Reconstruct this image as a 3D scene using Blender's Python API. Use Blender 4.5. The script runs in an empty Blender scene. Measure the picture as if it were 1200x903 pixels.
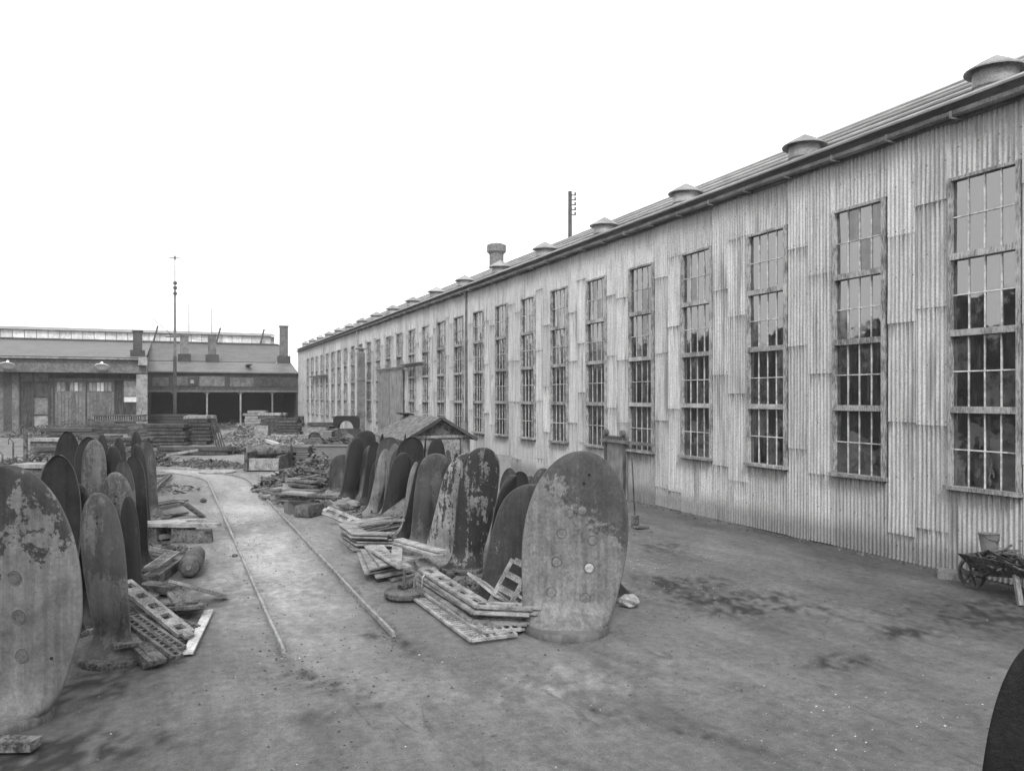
import bpy, math, random
import numpy as np
from mathutils import Vector, Matrix, noise as mn
rnd = random.Random(7)
sc = bpy.context.scene
C = sc.collection

# ------------------------------------------------------------------ camera
F = 950.0; HC = 3.26; HOR = 465.0
TH = math.atan(400 / F); CT, ST = math.cos(TH), math.sin(TH)
cam = bpy.data.cameras.new('camera'); co = bpy.data.objects.new('camera', cam); C.objects.link(co)
cam.sensor_fit = 'HORIZONTAL'; cam.sensor_width = 36; cam.lens = 36 * F / 1200
cam.shift_y = 13.5 / 1200; cam.clip_start = 0.1; cam.clip_end = 8000
co.location = (0, 0, HC); co.rotation_euler = (math.pi / 2, 0, -TH)
sc.camera = co
# ------------------------------------------------------------------ sky, sun, exposure
SUN_EL, SUN_AZ = math.radians(42), math.radians(205)      # behind the camera, left
w = bpy.data.worlds.new("World"); sc.world = w; w.use_nodes = True
nt = w.node_tree; nt.nodes.clear()
sky = nt.nodes.new('ShaderNodeTexSky'); sky.sky_type = 'NISHITA'; sky.sun_disc = False
sky.sun_elevation = SUN_EL; sky.sun_rotation = SUN_AZ; sky.dust_density = 4
bw = nt.nodes.new('ShaderNodeRGBToBW'); nt.links.new(sky.outputs[0], bw.inputs[0])
mul = nt.nodes.new('ShaderNodeMath'); mul.operation = 'MULTIPLY_ADD'
mul.inputs[1].default_value = 0.3; mul.inputs[2].default_value = 17.0       # thick even cloud over the clear sky
nt.links.new(bw.outputs[0], mul.inputs[0])
bg = nt.nodes.new('ShaderNodeBackground'); bg.inputs[1].default_value = 0.10
nt.links.new(mul.outputs[0], bg.inputs[0])
ow = nt.nodes.new('ShaderNodeOutputWorld'); nt.links.new(bg.outputs[0], ow.inputs[0])
sun = bpy.data.lights.new('sun', 'SUN'); sun.energy = 2.3; sun.angle = math.radians(14); sun.color = (1, 1, 1)
so = bpy.data.objects.new('sun', sun); C.objects.link(so)
d = Vector((math.sin(SUN_AZ) * math.cos(SUN_EL), math.cos(SUN_AZ) * math.cos(SUN_EL), math.sin(SUN_EL)))
so.rotation_euler = d.to_track_quat('Z', 'Y').to_euler(); so.location = (0, 0, 40)
vs = sc.view_settings; vs.view_transform = 'Standard'; vs.look = 'None'; vs.exposure = -0.25; vs.gamma = 1
vs.use_curve_mapping = False

# ------------------------------------------------------------------ picture -> ground helpers (real places on the ground)
def depth(py): return HC * F / (py - HOR)
def wp(px, z, h=0.0):
    u = (px - 600) / F
    return Vector((z * (ST + u * CT), z * (CT - u * ST), h))
def g(px, py, h=0.0): return wp(px, (HC - h) * F / (py - HOR), h)
def ppm(py): return (py - HOR) / HC
def wall_y(px): return 15098.0 / (px - 200) - 5.684     # distance along the shed wall
WX = 13.5

# ------------------------------------------------------------------ materials
def gray(v): return (v, v, v, 1)
class NM:
    def __init__(s, name):
        s.m = bpy.data.materials.new(name); s.m.use_nodes = True
        s.t = s.m.node_tree; s.b = s.t.nodes['Principled BSDF']
        s.b.inputs['Specular IOR Level'].default_value = 0.3
    def n(s, typ, **kw):
        x = s.t.nodes.new(typ)
        for k, v in kw.items(): setattr(x, k, v)
        return x
    def l(s, a, b): s.t.links.new(a, b)
    def coord(s, kind='Object', scale=(1, 1, 1), rand=True):
        tc = s.n('ShaderNodeTexCoord'); mp = s.n('ShaderNodeMapping')
        mp.inputs['Scale'].default_value = scale
        if kind == 'World':
            gm = s.n('ShaderNodeNewGeometry'); s.l(gm.outputs['Position'], mp.inputs[0])
        else:
            s.l(tc.outputs[kind], mp.inputs[0])
            if rand:
                oi = s.n('ShaderNodeObjectInfo'); vm = s.n('ShaderNodeVectorMath', operation='SCALE')
                cb = s.n('ShaderNodeCombineXYZ')
                for i in range(3): s.l(oi.outputs['Random'], cb.inputs[i])
                s.l(cb.outputs[0], vm.inputs[0]); vm.inputs[3].default_value = 40
                s.l(vm.outputs[0], mp.inputs['Location'])
        return mp.outputs[0]
    def noise(s, vec, scale, detail=4, rough=.6, dist=0):
        x = s.n('ShaderNodeTexNoise'); x.inputs['Scale'].default_value = scale
        x.inputs['Detail'].default_value = detail; x.inputs['Roughness'].default_value = rough
        x.inputs['Distortion'].default_value = dist
        s.l(vec, x.inputs['Vector'])
        return s.math('MULTIPLY_ADD', x.outputs['Fac'], 1.75, -.375, True)
    def ramp(s, fac, stops):
        x = s.n('ShaderNodeValToRGB'); e = x.color_ramp.elements
        while len(e) < len(stops): e.new(.5)
        for i, (p, v) in enumerate(stops): e[i].position = p; e[i].color = gray(v)
        s.l(fac, x.inputs[0]); return x.outputs[0]
    def math(s, op, a, b=None, c=None, clamp=False):
        x = s.n('ShaderNodeMath', operation=op); x.use_clamp = clamp
        for i, q in enumerate((a, b, c)):
            if q is None: continue
            if isinstance(q, (int, float)): x.inputs[i].default_value = q
            else: s.l(q, x.inputs[i])
        return x.outputs[0]
    def mix(s, f, a, b, mode='MIX'):
        x = s.n('ShaderNodeMix', data_type='RGBA', blend_type=mode)
        for i, q in ((0, f), (6, a), (7, b)):
            if isinstance(q, (int, float)): x.inputs[i].default_value = q if i == 0 else gray(q)
            else: s.l(q, x.inputs[i])
        return x.outputs[2]
    def bump(s, h, strength=.3, dist=.01):
        x = s.n('ShaderNodeBump'); x.inputs['Strength'].default_value = strength
        x.inputs['Distance'].default_value = dist; s.l(h, x.inputs['Height'])
        s.l(x.outputs[0], s.b.inputs['Normal'])
    def out(s, col, rough=.7, metal=0.0, spec=None):
        if isinstance(col, (int, float)): s.b.inputs['Base Color'].default_value = gray(col)
        else: s.l(col, s.b.inputs['Base Color'])
        if isinstance(rough, (int, float)): s.b.inputs['Roughness'].default_value = rough
        else: s.l(rough, s.b.inputs['Roughness'])
        s.b.inputs['Metallic'].default_value = metal
        if spec is not None: s.b.inputs['Specular IOR Level'].default_value = spec
        return s.m

def mottled(name, lo, hi, scale=3, rough=.8, stretch=(1, 1, 1), metal=0, bumpd=.01, fine=30, spec=None):
    k = NM(name); v = k.coord('Object', stretch)
    a = k.noise(v, scale, 5, .65); b = k.noise(v, fine, 4, .7)
    f = k.math('MULTIPLY_ADD', b, .5, k.math('MULTIPLY', a, .5))
    oi = k.n('ShaderNodeObjectInfo')
    col = k.ramp(f, [(.36, lo), (.64, hi)])
    tone = k.math('MULTIPLY_ADD', oi.outputs['Random'], .4, .8)
    col = k.mix(1.0, col, tone, 'MULTIPLY')
    k.bump(b, .5, bumpd)
    return k.out(col, rough, metal, spec)

def streaked(name, lo, hi, grain=(12, 12, .6), rough=.85):
    k = NM(name); v = k.coord('Object', grain); v2 = k.coord('Object')
    a = k.noise(v, 1.5, 5, .7); b = k.noise(v2, 2.2, 3)
    f = k.math('MULTIPLY_ADD', a, .65, k.math('MULTIPLY', b, .35))
    oi = k.n('ShaderNodeObjectInfo')
    col = k.mix(1.0, k.ramp(f, [(.35, lo), (.66, hi)]), k.math('MULTIPLY_ADD', oi.outputs['Random'], .4, .8), 'MULTIPLY')
    k.bump(a, .5, .006)
    return k.out(col, rough)

def blade_mat(name, dark, light, ax=0, az=0, c0=0, amp=1.0, nscale=1.6, rough=.6, streak=.4, fine=.25, edge=.05):
    """worn casting: old paint/scale (light) over bare dark metal; the boundary follows ax*x+az*z+c0 plus noise"""
    k = NM(name); v = k.coord('Object'); vs_ = k.coord('Object', (5, 5, .7))
    n1 = k.noise(v, nscale, 8, .68, .4); n2 = k.noise(vs_, 1.2, 5, .7); n3 = k.noise(v, 22, 6, .75); n4 = k.noise(v, 4, 5, .6)
    tc = k.n('ShaderNodeTexCoord'); sp = k.n('ShaderNodeSeparateXYZ'); k.l(tc.outputs['Object'], sp.inputs[0])
    lin = k.math('ADD', k.math('MULTIPLY_ADD', sp.outputs[0], ax, c0), k.math('MULTIPLY', sp.outputs[2], az))
    nn = k.math('SUBTRACT', k.math('MULTIPLY_ADD', n2, streak, k.math('MULTIPLY', n1, 1 - streak)), .5)
    nn = k.math('MULTIPLY_ADD', k.math('SUBTRACT', n3, .5), .22, nn)
    m = k.math('ADD', k.math('MULTIPLY', nn, amp * 4), lin)
    m = k.ramp(k.math('MULTIPLY_ADD', m, .5, .5), [(.5 - edge, 0), (.5 + edge, 1)])
    oi = k.n('ShaderNodeObjectInfo')
    n5 = k.noise(v, 1.3, 6, .6, 1.2)
    var = k.math('MULTIPLY', k.math('MULTIPLY_ADD', n4, .7, .65), k.math('MULTIPLY_ADD', n5, .7, .65))
    var = k.math('MULTIPLY', var, k.math('MULTIPLY_ADD', k.math('SUBTRACT', n3, .5), fine * 4, 1))
    col = k.mix(m, dark, light)
    pit = k.ramp(k.noise(v, 11, 5, .7), [(.03, .4), (.16, 1)])
    col = k.mix(1.0, col, var, 'MULTIPLY'); col = k.mix(.8, col, pit, 'MULTIPLY')
    run = k.ramp(k.noise(k.coord('Object', (9, 9, .35)), 1.4, 4, .6), [(.38, .62), (.58, 1)])
    col = k.mix(.6, col, run, 'MULTIPLY')
    gp = k.n('ShaderNodeNewGeometry')                            # rubbed edges, with a rim highlight painted into the colour
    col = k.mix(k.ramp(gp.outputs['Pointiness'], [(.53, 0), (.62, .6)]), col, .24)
    k.bump(k.math('ADD', n3, k.math('MULTIPLY', n4, 1.5)), .45, .008)
    return k.out(col, k.ramp(n4, [(.3, rough - .12), (.7, rough + .15)]), 0.0, .35)

# corrugated sheets: per-sheet tone and rust creeping from the laps (UV = metres from the sheet's top-left corner)
def iron_mat(name, base, dirt):
    k = NM(name)
    at = k.n('ShaderNodeAttribute', attribute_name='tone')
    uv = k.n('ShaderNodeUVMap'); sp = k.n('ShaderNodeSeparateXYZ'); k.l(uv.outputs[0], sp.inputs[0])
    p = k.coord('World'); ps = k.coord('World', (14, 14, .55)); ps2 = k.coord('World', (3, 3, .25))
    a = k.noise(ps, 1, 5, .7); b = k.noise(p, .7, 5, .6); c = k.noise(ps2, 1, 4, .6); fine = k.noise(p, 26, 5, .7)
    tone = k.math('MULTIPLY', at.outputs['Fac'], base)
    col = k.mix(1.0, tone, k.ramp(a, [(.15, .56), (.5, 1.0), (.85, 1.22)]), 'MULTIPLY')
    col = k.mix(1.0, col, k.ramp(b, [(.1, .88), (.9, 1.06)]), 'MULTIPLY')
    col = k.mix(1.0, col, k.ramp(fine, [(.3, .8), (.7, 1.12)]), 'MULTIPLY')
    # rust under each lap, long thin runs
    lap = k.math('SUBTRACT', 1, k.math('MULTIPLY', sp.outputs[1], 2.2), None, True)
    rust = k.math('MULTIPLY', k.ramp(k.noise(ps, 2.2, 4, .7), [(.42, 0), (.66, 1)]), lap)
    
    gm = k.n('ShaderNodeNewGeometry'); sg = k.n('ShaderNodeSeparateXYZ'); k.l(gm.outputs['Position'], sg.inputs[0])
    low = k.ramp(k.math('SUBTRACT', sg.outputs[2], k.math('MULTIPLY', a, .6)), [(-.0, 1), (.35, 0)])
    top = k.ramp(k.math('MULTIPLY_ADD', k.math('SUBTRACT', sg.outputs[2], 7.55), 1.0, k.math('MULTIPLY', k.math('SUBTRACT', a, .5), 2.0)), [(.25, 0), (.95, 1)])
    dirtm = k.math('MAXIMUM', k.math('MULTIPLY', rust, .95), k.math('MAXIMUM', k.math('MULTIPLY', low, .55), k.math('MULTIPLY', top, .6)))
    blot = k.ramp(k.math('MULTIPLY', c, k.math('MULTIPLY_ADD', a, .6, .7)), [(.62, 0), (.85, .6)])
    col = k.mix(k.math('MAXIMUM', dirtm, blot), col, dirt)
    k.bump(fine, .25, .004)
    return k.out(col, .62, 0, .4)

def ground_mat():
    k = NM('trodden_earth')
    at = k.n('ShaderNodeAttribute', attribute_name='wear')
    p = k.coord('World'); pr = k.coord('World', (1, .28, 1))
    big = k.noise(p, .16, 5, .6); mid = k.noise(pr, 1.6, 8, .75, .3); sm = k.noise(p, 7, 6, .75); gr = k.noise(p, 55, 6, .85)
    base = k.mix(at.outputs['Fac'], .035, .44)
    col = k.mix(1.0, base, k.ramp(big, [(.1, .85), (.9, 1.14)]), 'MULTIPLY')
    col = k.mix(1.0, col, k.ramp(mid, [(.0, .55), (.5, 1.0), (1, 1.4)]), 'MULTIPLY')
    col = k.mix(1.0, col, k.ramp(sm, [(.0, .55), (.5, 1), (1, 1.45)]), 'MULTIPLY')
    col = k.mix(1.0, col, k.ramp(gr, [(.0, .45), (.5, 1), (1, 1.6)]), 'MULTIPLY')
    smear = k.noise(k.coord('World', (2.2, .6, 1)), 1.4, 7, .72, 1.0)
    col = k.mix(k.ramp(smear, [(.66, 0), (.85, .6)]), col, .055)
    lt = k.noise(k.coord('World', (3, 1.1, 1)), 1.9, 6, .7, .6)
    col = k.mix(k.ramp(lt, [(.75, 0), (.95, .5)]), col, .33)
    wet = k.ramp(big, [(.35, .65), (.6, .95)])
    k.bump(k.math('ADD', k.math('MULTIPLY', sm, 1.5), gr), .9, .018)
    return k.out(col, wet, 0, .3)

def glass_mat(name, base, rough, ior):
    k = NM(name); p = k.coord('World')
    k.bump(k.noise(p, 2.6, 2, .4), .2, .012)
    d = k.noise(p, 3.5, 5, .7)
    k.b.inputs['IOR'].default_value = ior
    d2 = k.noise(k.coord('World', (4, 4, .8)), 1.2, 5, .7)
    return k.out(k.mix(k.ramp(d2, [(.55, 0), (1, .5)]), k.ramp(d, [(.3, base * .5), (.7, base * 1.5)]), .22), k.ramp(d, [(.4, rough), (.75, rough + .1)]), 0, .5)

M = {}
M['ground'] = ground_mat()
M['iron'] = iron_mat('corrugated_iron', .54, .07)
M['irondark'] = streaked('weathered_door_iron', .13, .28, (6, 6, .6))
M['roof'] = mottled('roof_sheeting', .2, .36, .5, .6, (3, .3, 3), fine=5)
M['gutter'] = mottled('gutter_iron', .08, .2, 2, .6)
M['vent'] = mottled('galvanised_vent', .18, .36, 2, .5)
M['frame'] = streaked('flaking_painted_wood', .12, .46, (26, 26, 5))
M['bar'] = streaked('glazing_bar_paint', .28, .62, (6, 6, 6))
M['glass'] = glass_mat('old_window_glass', .015, .02, 3.0)
M['glass2'] = glass_mat('sooty_window_glass', .05, .09, 2.1)
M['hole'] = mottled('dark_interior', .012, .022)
M['rail'] = mottled('rusty_rail_iron', .13, .34, 4, .5, metal=0)
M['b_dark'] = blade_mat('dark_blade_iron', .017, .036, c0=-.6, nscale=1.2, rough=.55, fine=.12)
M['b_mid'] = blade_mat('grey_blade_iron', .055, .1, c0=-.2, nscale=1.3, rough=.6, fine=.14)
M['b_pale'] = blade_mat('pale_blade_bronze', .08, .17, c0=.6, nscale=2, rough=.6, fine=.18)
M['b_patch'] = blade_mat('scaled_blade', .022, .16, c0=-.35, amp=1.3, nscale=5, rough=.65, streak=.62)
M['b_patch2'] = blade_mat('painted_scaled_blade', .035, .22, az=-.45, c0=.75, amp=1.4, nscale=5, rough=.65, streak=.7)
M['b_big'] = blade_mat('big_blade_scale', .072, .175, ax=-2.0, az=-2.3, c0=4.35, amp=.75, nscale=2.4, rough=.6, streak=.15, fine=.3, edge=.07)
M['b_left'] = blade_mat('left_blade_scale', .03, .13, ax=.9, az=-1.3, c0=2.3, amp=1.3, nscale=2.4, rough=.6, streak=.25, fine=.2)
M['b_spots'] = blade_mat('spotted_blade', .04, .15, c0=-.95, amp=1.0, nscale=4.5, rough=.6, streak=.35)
M['black'] = mottled('shade_black_iron', .005, .014, rough=.7)  # near-black: the corner blade's lack of light is put into its colour
M['plug'] = mottled('plug_metal', .12, .22, 8, .6)
M['plugd'] = mottled('dark_plug_metal', .06, .12, 8, .6)
M['grate'] = mottled('scaly_grate_iron', .13, .42, 4, .8, fine=60, bumpd=.02)
M['grate2'] = mottled('dark_grate_iron', .035, .17, 5, .8, fine=36, bumpd=.02)
M['scrap'] = mottled('scrap_iron', .025, .17, 5, .8)
M['scrapl'] = mottled('pale_scrap', .12, .36, 5, .8)
M['timber'] = streaked('weathered_timber', .025, .1)
M['timberl'] = streaked('pale_timber', .16, .36)
M['white'] = streaked('whitewashed_wood', .42, .75)
M['slate'] = mottled('felted_hut_roof', .05, .2, 4, .85, fine=9)
M['hutwall'] = streaked('limewashed_boards', .1, .34, (5, 5, .8))
M['brick'] = mottled('sooty_brick', .1, .22, 6)
M['far'] = mottled('far_cladding', .11, .2, 1, fine=4)
M['fard'] = mottled('far_dark_cladding', .05, .08, 1, fine=4)
M['farl'] = mottled('far_pale_trim', .2, .36, 1, fine=4)
M['farroof'] = mottled('far_roof', .1, .16, .6, .6, (1, 1, 1), fine=3)
M['skylight'] = mottled('roof_glazing', .55, .8, .8, .4, fine=3)
M['enamel'] = mottled('white_enamel', .8, .9, 2, .3)
M['pebble'] = mottled('cinders', .05, .12, 5, .9)
M['chip'] = mottled('pale_stone_chips', .34, .6, 5, .9)
M['grit'] = mottled('mixed_grit', .03, .5, 9, .9)
M['leaf'] = mottled('tree_foliage', .012, .03, 2)
M['stone'] = mottled('limewashed_stone', .22, .45, 5)

# ------------------------------------------------------------------ mesh helpers
class MB:
    def __init__(s): s.v = []; s.f = []
    def add(s, v, f, X=None):
        o = len(s.v)
        if X is not None: v = [tuple(X @ Vector(p)) for p in v]
        s.v += [tuple(p) for p in v]; s.f += [tuple(i + o for i in q) for q in f]; return s
    def box(s, c, sz, rz=0, X=None, jit=0):
        x, y, z = (q / 2 for q in sz); R = Matrix.Rotation(rz, 3, 'Z')
        v = []
        for a, b, e in ((-1,-1,-1),(1,-1,-1),(1,1,-1),(-1,1,-1),(-1,-1,1),(1,-1,1),(1,1,1),(-1,1,1)):
            p = R @ Vector((a*x + rnd.uniform(-jit, jit), b*y + rnd.uniform(-jit, jit), e*z + rnd.uniform(-jit, jit))) + Vector(c)
            v.append(p)
        return s.add(v, [(0,3,2,1),(4,5,6,7),(0,1,5,4),(1,2,6,5),(2,3,7,6),(3,0,4,7)], X)
    def bar(s, a, b, w, h):                                  # box beam from a to b
        a, b = Vector(a), Vector(b); d = b - a; L = d.length
        if L < 1e-6: return s
        X = Matrix.Translation((a + b) / 2) @ d.to_track_quat('Y', 'Z').to_matrix().to_4x4()
        return s.box((0, 0, 0), (w, L, h), 0, X)
    def cyl(s, a, b, r0, r1=None, n=12, cap=True):
        r1 = r0 if r1 is None else r1
        a, b = Vector(a), Vector(b); q = (b - a).to_track_quat('Z', 'Y').to_matrix()
        v = []
        for i in range(n):
            t = 2 * math.pi * i / n; e = Vector((math.cos(t), math.sin(t), 0))
            v += [a + q @ (e * r0), b + q @ (e * r1)]
        f = [(2*i, 2*((i+1) % n), 2*((i+1) % n)+1, 2*i+1) for i in range(n)]
        if cap: f += [tuple(2*i for i in range(n))[::-1], tuple(2*i+1 for i in range(n))]
        return s.add(v, f)
    def lathe(s, prof, n=20, c=(0, 0, 0)):                   # profile of (r, z)
        v = []; m = len(prof)
        for i in range(n):
            t = 2 * math.pi * i / n
            v += [(c[0] + r * math.cos(t), c[1] + r * math.sin(t), c[2] + z) for r, z in prof]
        f = [(i*m+j, ((i+1) % n)*m+j, ((i+1) % n)*m+j+1, i*m+j+1) for i in range(n) for j in range(m-1)]
        return s.add(v, f)
    def tube(s, pts, r, n=8):
        pts = [Vector(p) for p in pts]
        for a, b in zip(pts, pts[1:]): s.cyl(a, b, r, r, n)
        return s
    def mesh(s, name, mat, smooth=False):
        me = bpy.data.meshes.new(name); me.from_pydata(s.v, [], s.f); me.materials.append(mat)
        if smooth: me.polygons.foreach_set('use_smooth', [True] * len(me.polygons))
        me.update(); return me
    def build(s, name, mat, parent=None, loc=(0, 0, 0), rz=0, smooth=False, **tags):
        return link(name, s.mesh(name, mat, smooth), parent, loc, rz, **tags)

def link(name, me, parent=None, loc=(0, 0, 0), rz=0, **tags):
    o = bpy.data.objects.new(name, me); C.objects.link(o)
    o.location = loc; o.rotation_euler = (0, 0, rz)
    if parent is not None: o.parent = parent
    for k, v in tags.items():
        if v: o[k] = v
    return o
def thing(name, label, category, loc=(0, 0, 0), rz=0, group=None):
    return link(name, None, None, loc, rz, label=label, category=category, group=group)
def autosmooth(me, ang=40):
    me.polygons.foreach_set('use_smooth', [True] * len(me.polygons))
    me.set_sharp_from_angle(angle=math.radians(ang)) if hasattr(me, 'set_sharp_from_angle') else None

# ------------------------------------------------------------------ ground
RX = (1.33, 2.81)
def track_x(y):                                              # centre line of the tramway
    return 2.07 - max(0, (y - 32.5)) ** 2 * .05
def axis(lo, hi, step, far):
    a = [lo]
    while a[-1] < hi: a.append(a[-1] + step(a[-1]))
    up = a[-1]; k = 1.5
    while up < far: up += k; k *= 1.6; a.append(up)
    dn = lo; k = 1.5; pre = []
    while dn > -far: dn -= k; k *= 1.6; pre.append(dn)
    return np.array(pre[::-1] + a)
gx = axis(-13, 13.6, lambda x: .085, 380); gy = axis(3.0, 64, lambda y: .05 + y * .006, 380)
GX, GY = np.meshgrid(gx, gy)
wear = np.zeros(GX.shape); Z = np.zeros(GX.shape)
patches = [(835, 700, 1.3, .55, -.5, -.32), (900, 715, 1.0, .4, -.3, -.28), (800, 682, .7, .5, 0, -.25), (765, 640, .9, .9, 0, -.15), (790, 680, .8, .35, -.7, -.2), (985, 775, .5, .25, 0, -.3),
           (1060, 742, .4, .2, 0, -.3), (370, 800, 1.0, .25, -.9, -.22), (445, 745, .5, .12, -.9, -.3), (400, 835, .6, .3, 0, -.15),
           (70, 800, .9, 1.0, 0, -.3), (120, 700, .6, 2.5, 0, -.2), (60, 885, 1.2, .5, 0, -.2), (560, 690, 1.0, 1.2, 0, -.15), (1150, 720, 2.5, 1.2, 0, -.14), (1000, 660, 3, 1.0, 0, -.05), (560, 850, 2, .5, -.3, -.08), (600, 800, 2.2, .7, 0, .10),
           (320, 690, 1.2, 2.2, 0, .10), (300, 640, .6, 5.0, 0, .16), (690, 800, 1.6, .5, 0, .12), (240, 700, .6, 1.5, 0, .07)]
pg = [(g(a, b), sx, sy, r, k) for a, b, sx, sy, r, k in patches]
for i in range(GX.shape[0]):
    for j in range(GX.shape[1]):
        x, y = GX[i, j], GY[i, j]
        if abs(x) > 60 or y > 140 or y < -10:
            wear[i, j] = .45; continue
        dt = abs(x - track_x(y)) / .95
        fade = min(1, max(0, (y - 7) / 8))
        k = math.exp(-dt ** 2.6) * fade
        n = mn.noise((x * .5, y * .3, 0)); n2 = mn.noise((x * 1.7, y * .9, 5)); n3 = mn.noise((x * 5, y * 3.5, 9)); n4 = mn.noise((x * 13, y * 7, 4)) if y < 30 else 0
        wv = .37 + .31 * k * (1 + n) - (.10 if x < 0 else .06 * max(0, 1 - x / .9)) - .06 * max(0, min(1, (x - 7) / 3)) + .10 * min(1, max(0, (y - 9) / 14)) + .14 * n + .10 * n2 + .05 * n3
        for r in RX:                                         # dark sooty ballast beside each rail
            e = (x - r - (track_x(y) - 2.07)); wv -= .26 * math.exp(-(e / .10) ** 2) * (.5 + n2) * (1 if y > 10 else .4)
        if y > 26 and x > track_x(y) + 2: wv -= .03
        for p, sx, sy, rr, kk in pg:
            dx, dy = x - p.x, y - p.y; c, s_ = math.cos(rr), math.sin(rr)
            q = ((dx * c + dy * s_) / sx) ** 2 + ((-dx * s_ + dy * c) / sy) ** 2
            if q < 6: wv += kk * 1.25 * math.exp(-q) * max(0, .6 + 1.6 * n2 + 1.8 * n3 + 1.8 * n4)
        wv -= .16 * math.exp(-max(0, (12.9 - x)) * .8) if x < 13 else .2
        wear[i, j] = min(1, max(0, wv))
        Z[i, j] = .022 * n + .014 * n2 + .007 * n3 - .012
        if y < 15:                                           # cart ruts swinging off the tramway's end
            for r in (1.25, 2.8, 4.6):
                q = math.exp(-((x - r - max(0, 10.8 - y) ** 1.5 * .22) / .09) ** 2) * min(1, (15 - y) / 3) * max(0, min(1, (7.0 - x) / 2)) * max(0, .7 + 1.5 * n2)
                Z[i, j] -= .022 * q
                if y < 11.5: wear[i, j] = max(0, wear[i, j] - .17 * q * max(0, .6 + 2 * n3 + 2 * n4))
ny, nx = GX.shape
vv = np.stack([GX.ravel(), GY.ravel(), Z.ravel()], 1)
idx = np.arange(ny * nx).reshape(ny, nx)
ff = np.stack([idx[:-1, :-1].ravel(), idx[:-1, 1:].ravel(), idx[1:, 1:].ravel(), idx[1:, :-1].ravel()], 1)
me = bpy.data.meshes.new('ground'); me.from_pydata(vv.tolist(), [], ff.tolist()); me.materials.append(M['ground'])
at = me.attributes.new('wear', 'FLOAT', 'POINT'); at.data.foreach_set('value', wear.ravel().astype(np.float32))
me.polygons.foreach_set('use_smooth', [True] * len(me.polygons))
link('ground', me, kind='structure')

# ------------------------------------------------------------------ the long corrugated shed
EH = 8.43; WY0, WY1 = 5.0, 95.0
WIN_Y = [10.11 + 2.869 * n for n in range(-1, 28)]
WB, WT, WW = 1.61, 7.33, 1.38
DOOR = (49.0, 55.4, 5.05)                                   # tall sliding doors far down the wall
shed = thing('corrugated_iron_shed', 'long tall corrugated iron workshop with a row of high paned windows', 'workshop', (WX, WY0, 0))
def P(x, y, z): return (x - WX, y - WY0, z)                 # world -> shed space
sheetbuf = []
def sheet(y0, y1, zt, zb, off, tone, fine):
    """one corrugated sheet facing -X between y0..y1, zt..zb"""
    n = max(4, int(round((y1 - y0) / .1 * fine))); v = []; uv = []; f = []
    bow = rnd.uniform(0, .014); zb2 = zb + rnd.uniform(-.02, .01)
    tilt = rnd.uniform(-.012, .012)
    rows = [(zt, 0, 0), ((zt * .3 + zb * .7), 0, 0), (zb2, bow, 0), (zb2, bow, 0), (zb2 + .002, bow, .016)]
    for z, b, inn in rows:
        for i in range(n + 1):
            y = y0 + (y1 - y0) * i / n
            amp = .029 * math.cos(2 * math.pi * (y - y0) / .1)
            zz = z + (tilt * (i / n - .5) if z < zt else 0)
            v.append(P(WX - .02 - off + amp - b + inn, y, zz)); uv.append((y - y0, zt - z))
    m = n + 1
    for r in (0, 1, 3):
        for i in range(n): f.append((r*m+i, r*m+i+1, (r+1)*m+i+1, (r+1)*m+i))
    nails = []
    # nail heads along top and bottom
    if fine >= 5:
        for zz in (zt - .07, zb + .07, (zt + zb) / 2):
            k = y0 + .05
            while k < y1 - .03:
                o = len(v); r = .019; X = WX - .02 - off - .029
                for dy, dz, dx in ((-r, 0, 0), (0, -r, 0), (r, 0, 0), (0, r, 0), (0, 0, -.012)):
                    v.append(P(X + dx + .004, k + dy, zz + dz)); uv.append((0, .9)); nails.append(len(v) - 1)
                f += [(o, o+1, o+4), (o+1, o+2, o+4), (o+2, o+3, o+4), (o+3, o, o+4)]
                k += .2 if zz != (zt + zb) / 2 else .4
    tones = [tone] * len(v)
    for q in nails: tones[q] = .16
    return v, f, uv, tones
def sheet_object(name, parts_, mat, kind=None):
    v, f, uv, tn = [], [], [], []
    for a, b, c, t in parts_:
        o = len(v); v += a; f += [tuple(i + o for i in q) for q in b]; uv += c; tn += t
    me = bpy.data.meshes.new(name); me.from_pydata(v, [], f); me.materials.append(mat)
    at = me.attributes.new('tone', 'FLOAT', 'POINT'); at.data.foreach_set('value', tn)
    ul = me.uv_layers.new(name='UVMap'); li = np.empty(len(me.loops), dtype=np.int32); me.loops.foreach_get('vertex_index', li)
    ul.data.foreach_set('uv', np.array(uv, dtype=np.float32)[li].ravel())
    me.polygons.foreach_set('use_smooth', [True] * len(me.polygons))
    return link(name, me, shed, kind=kind)
jobs = []
def column(y0, y1, zt, zb, off):
    z = zt; first = True
    while z > zb + .05:
        L = rnd.choice((1.75, 2.0, 2.0, 2.25, 2.4)) * (rnd.uniform(.45, 1) if first else 1); first = False
        b = z - L
        if b < zb + .5: b = zb
        jobs.append((y0, y1, z + (0 if z == zt else .06), b, off + rnd.uniform(0, .004), rnd.uniform(.86, 1.1)))
        off = max(0, off - .009)
        z = b
edges = []
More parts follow.
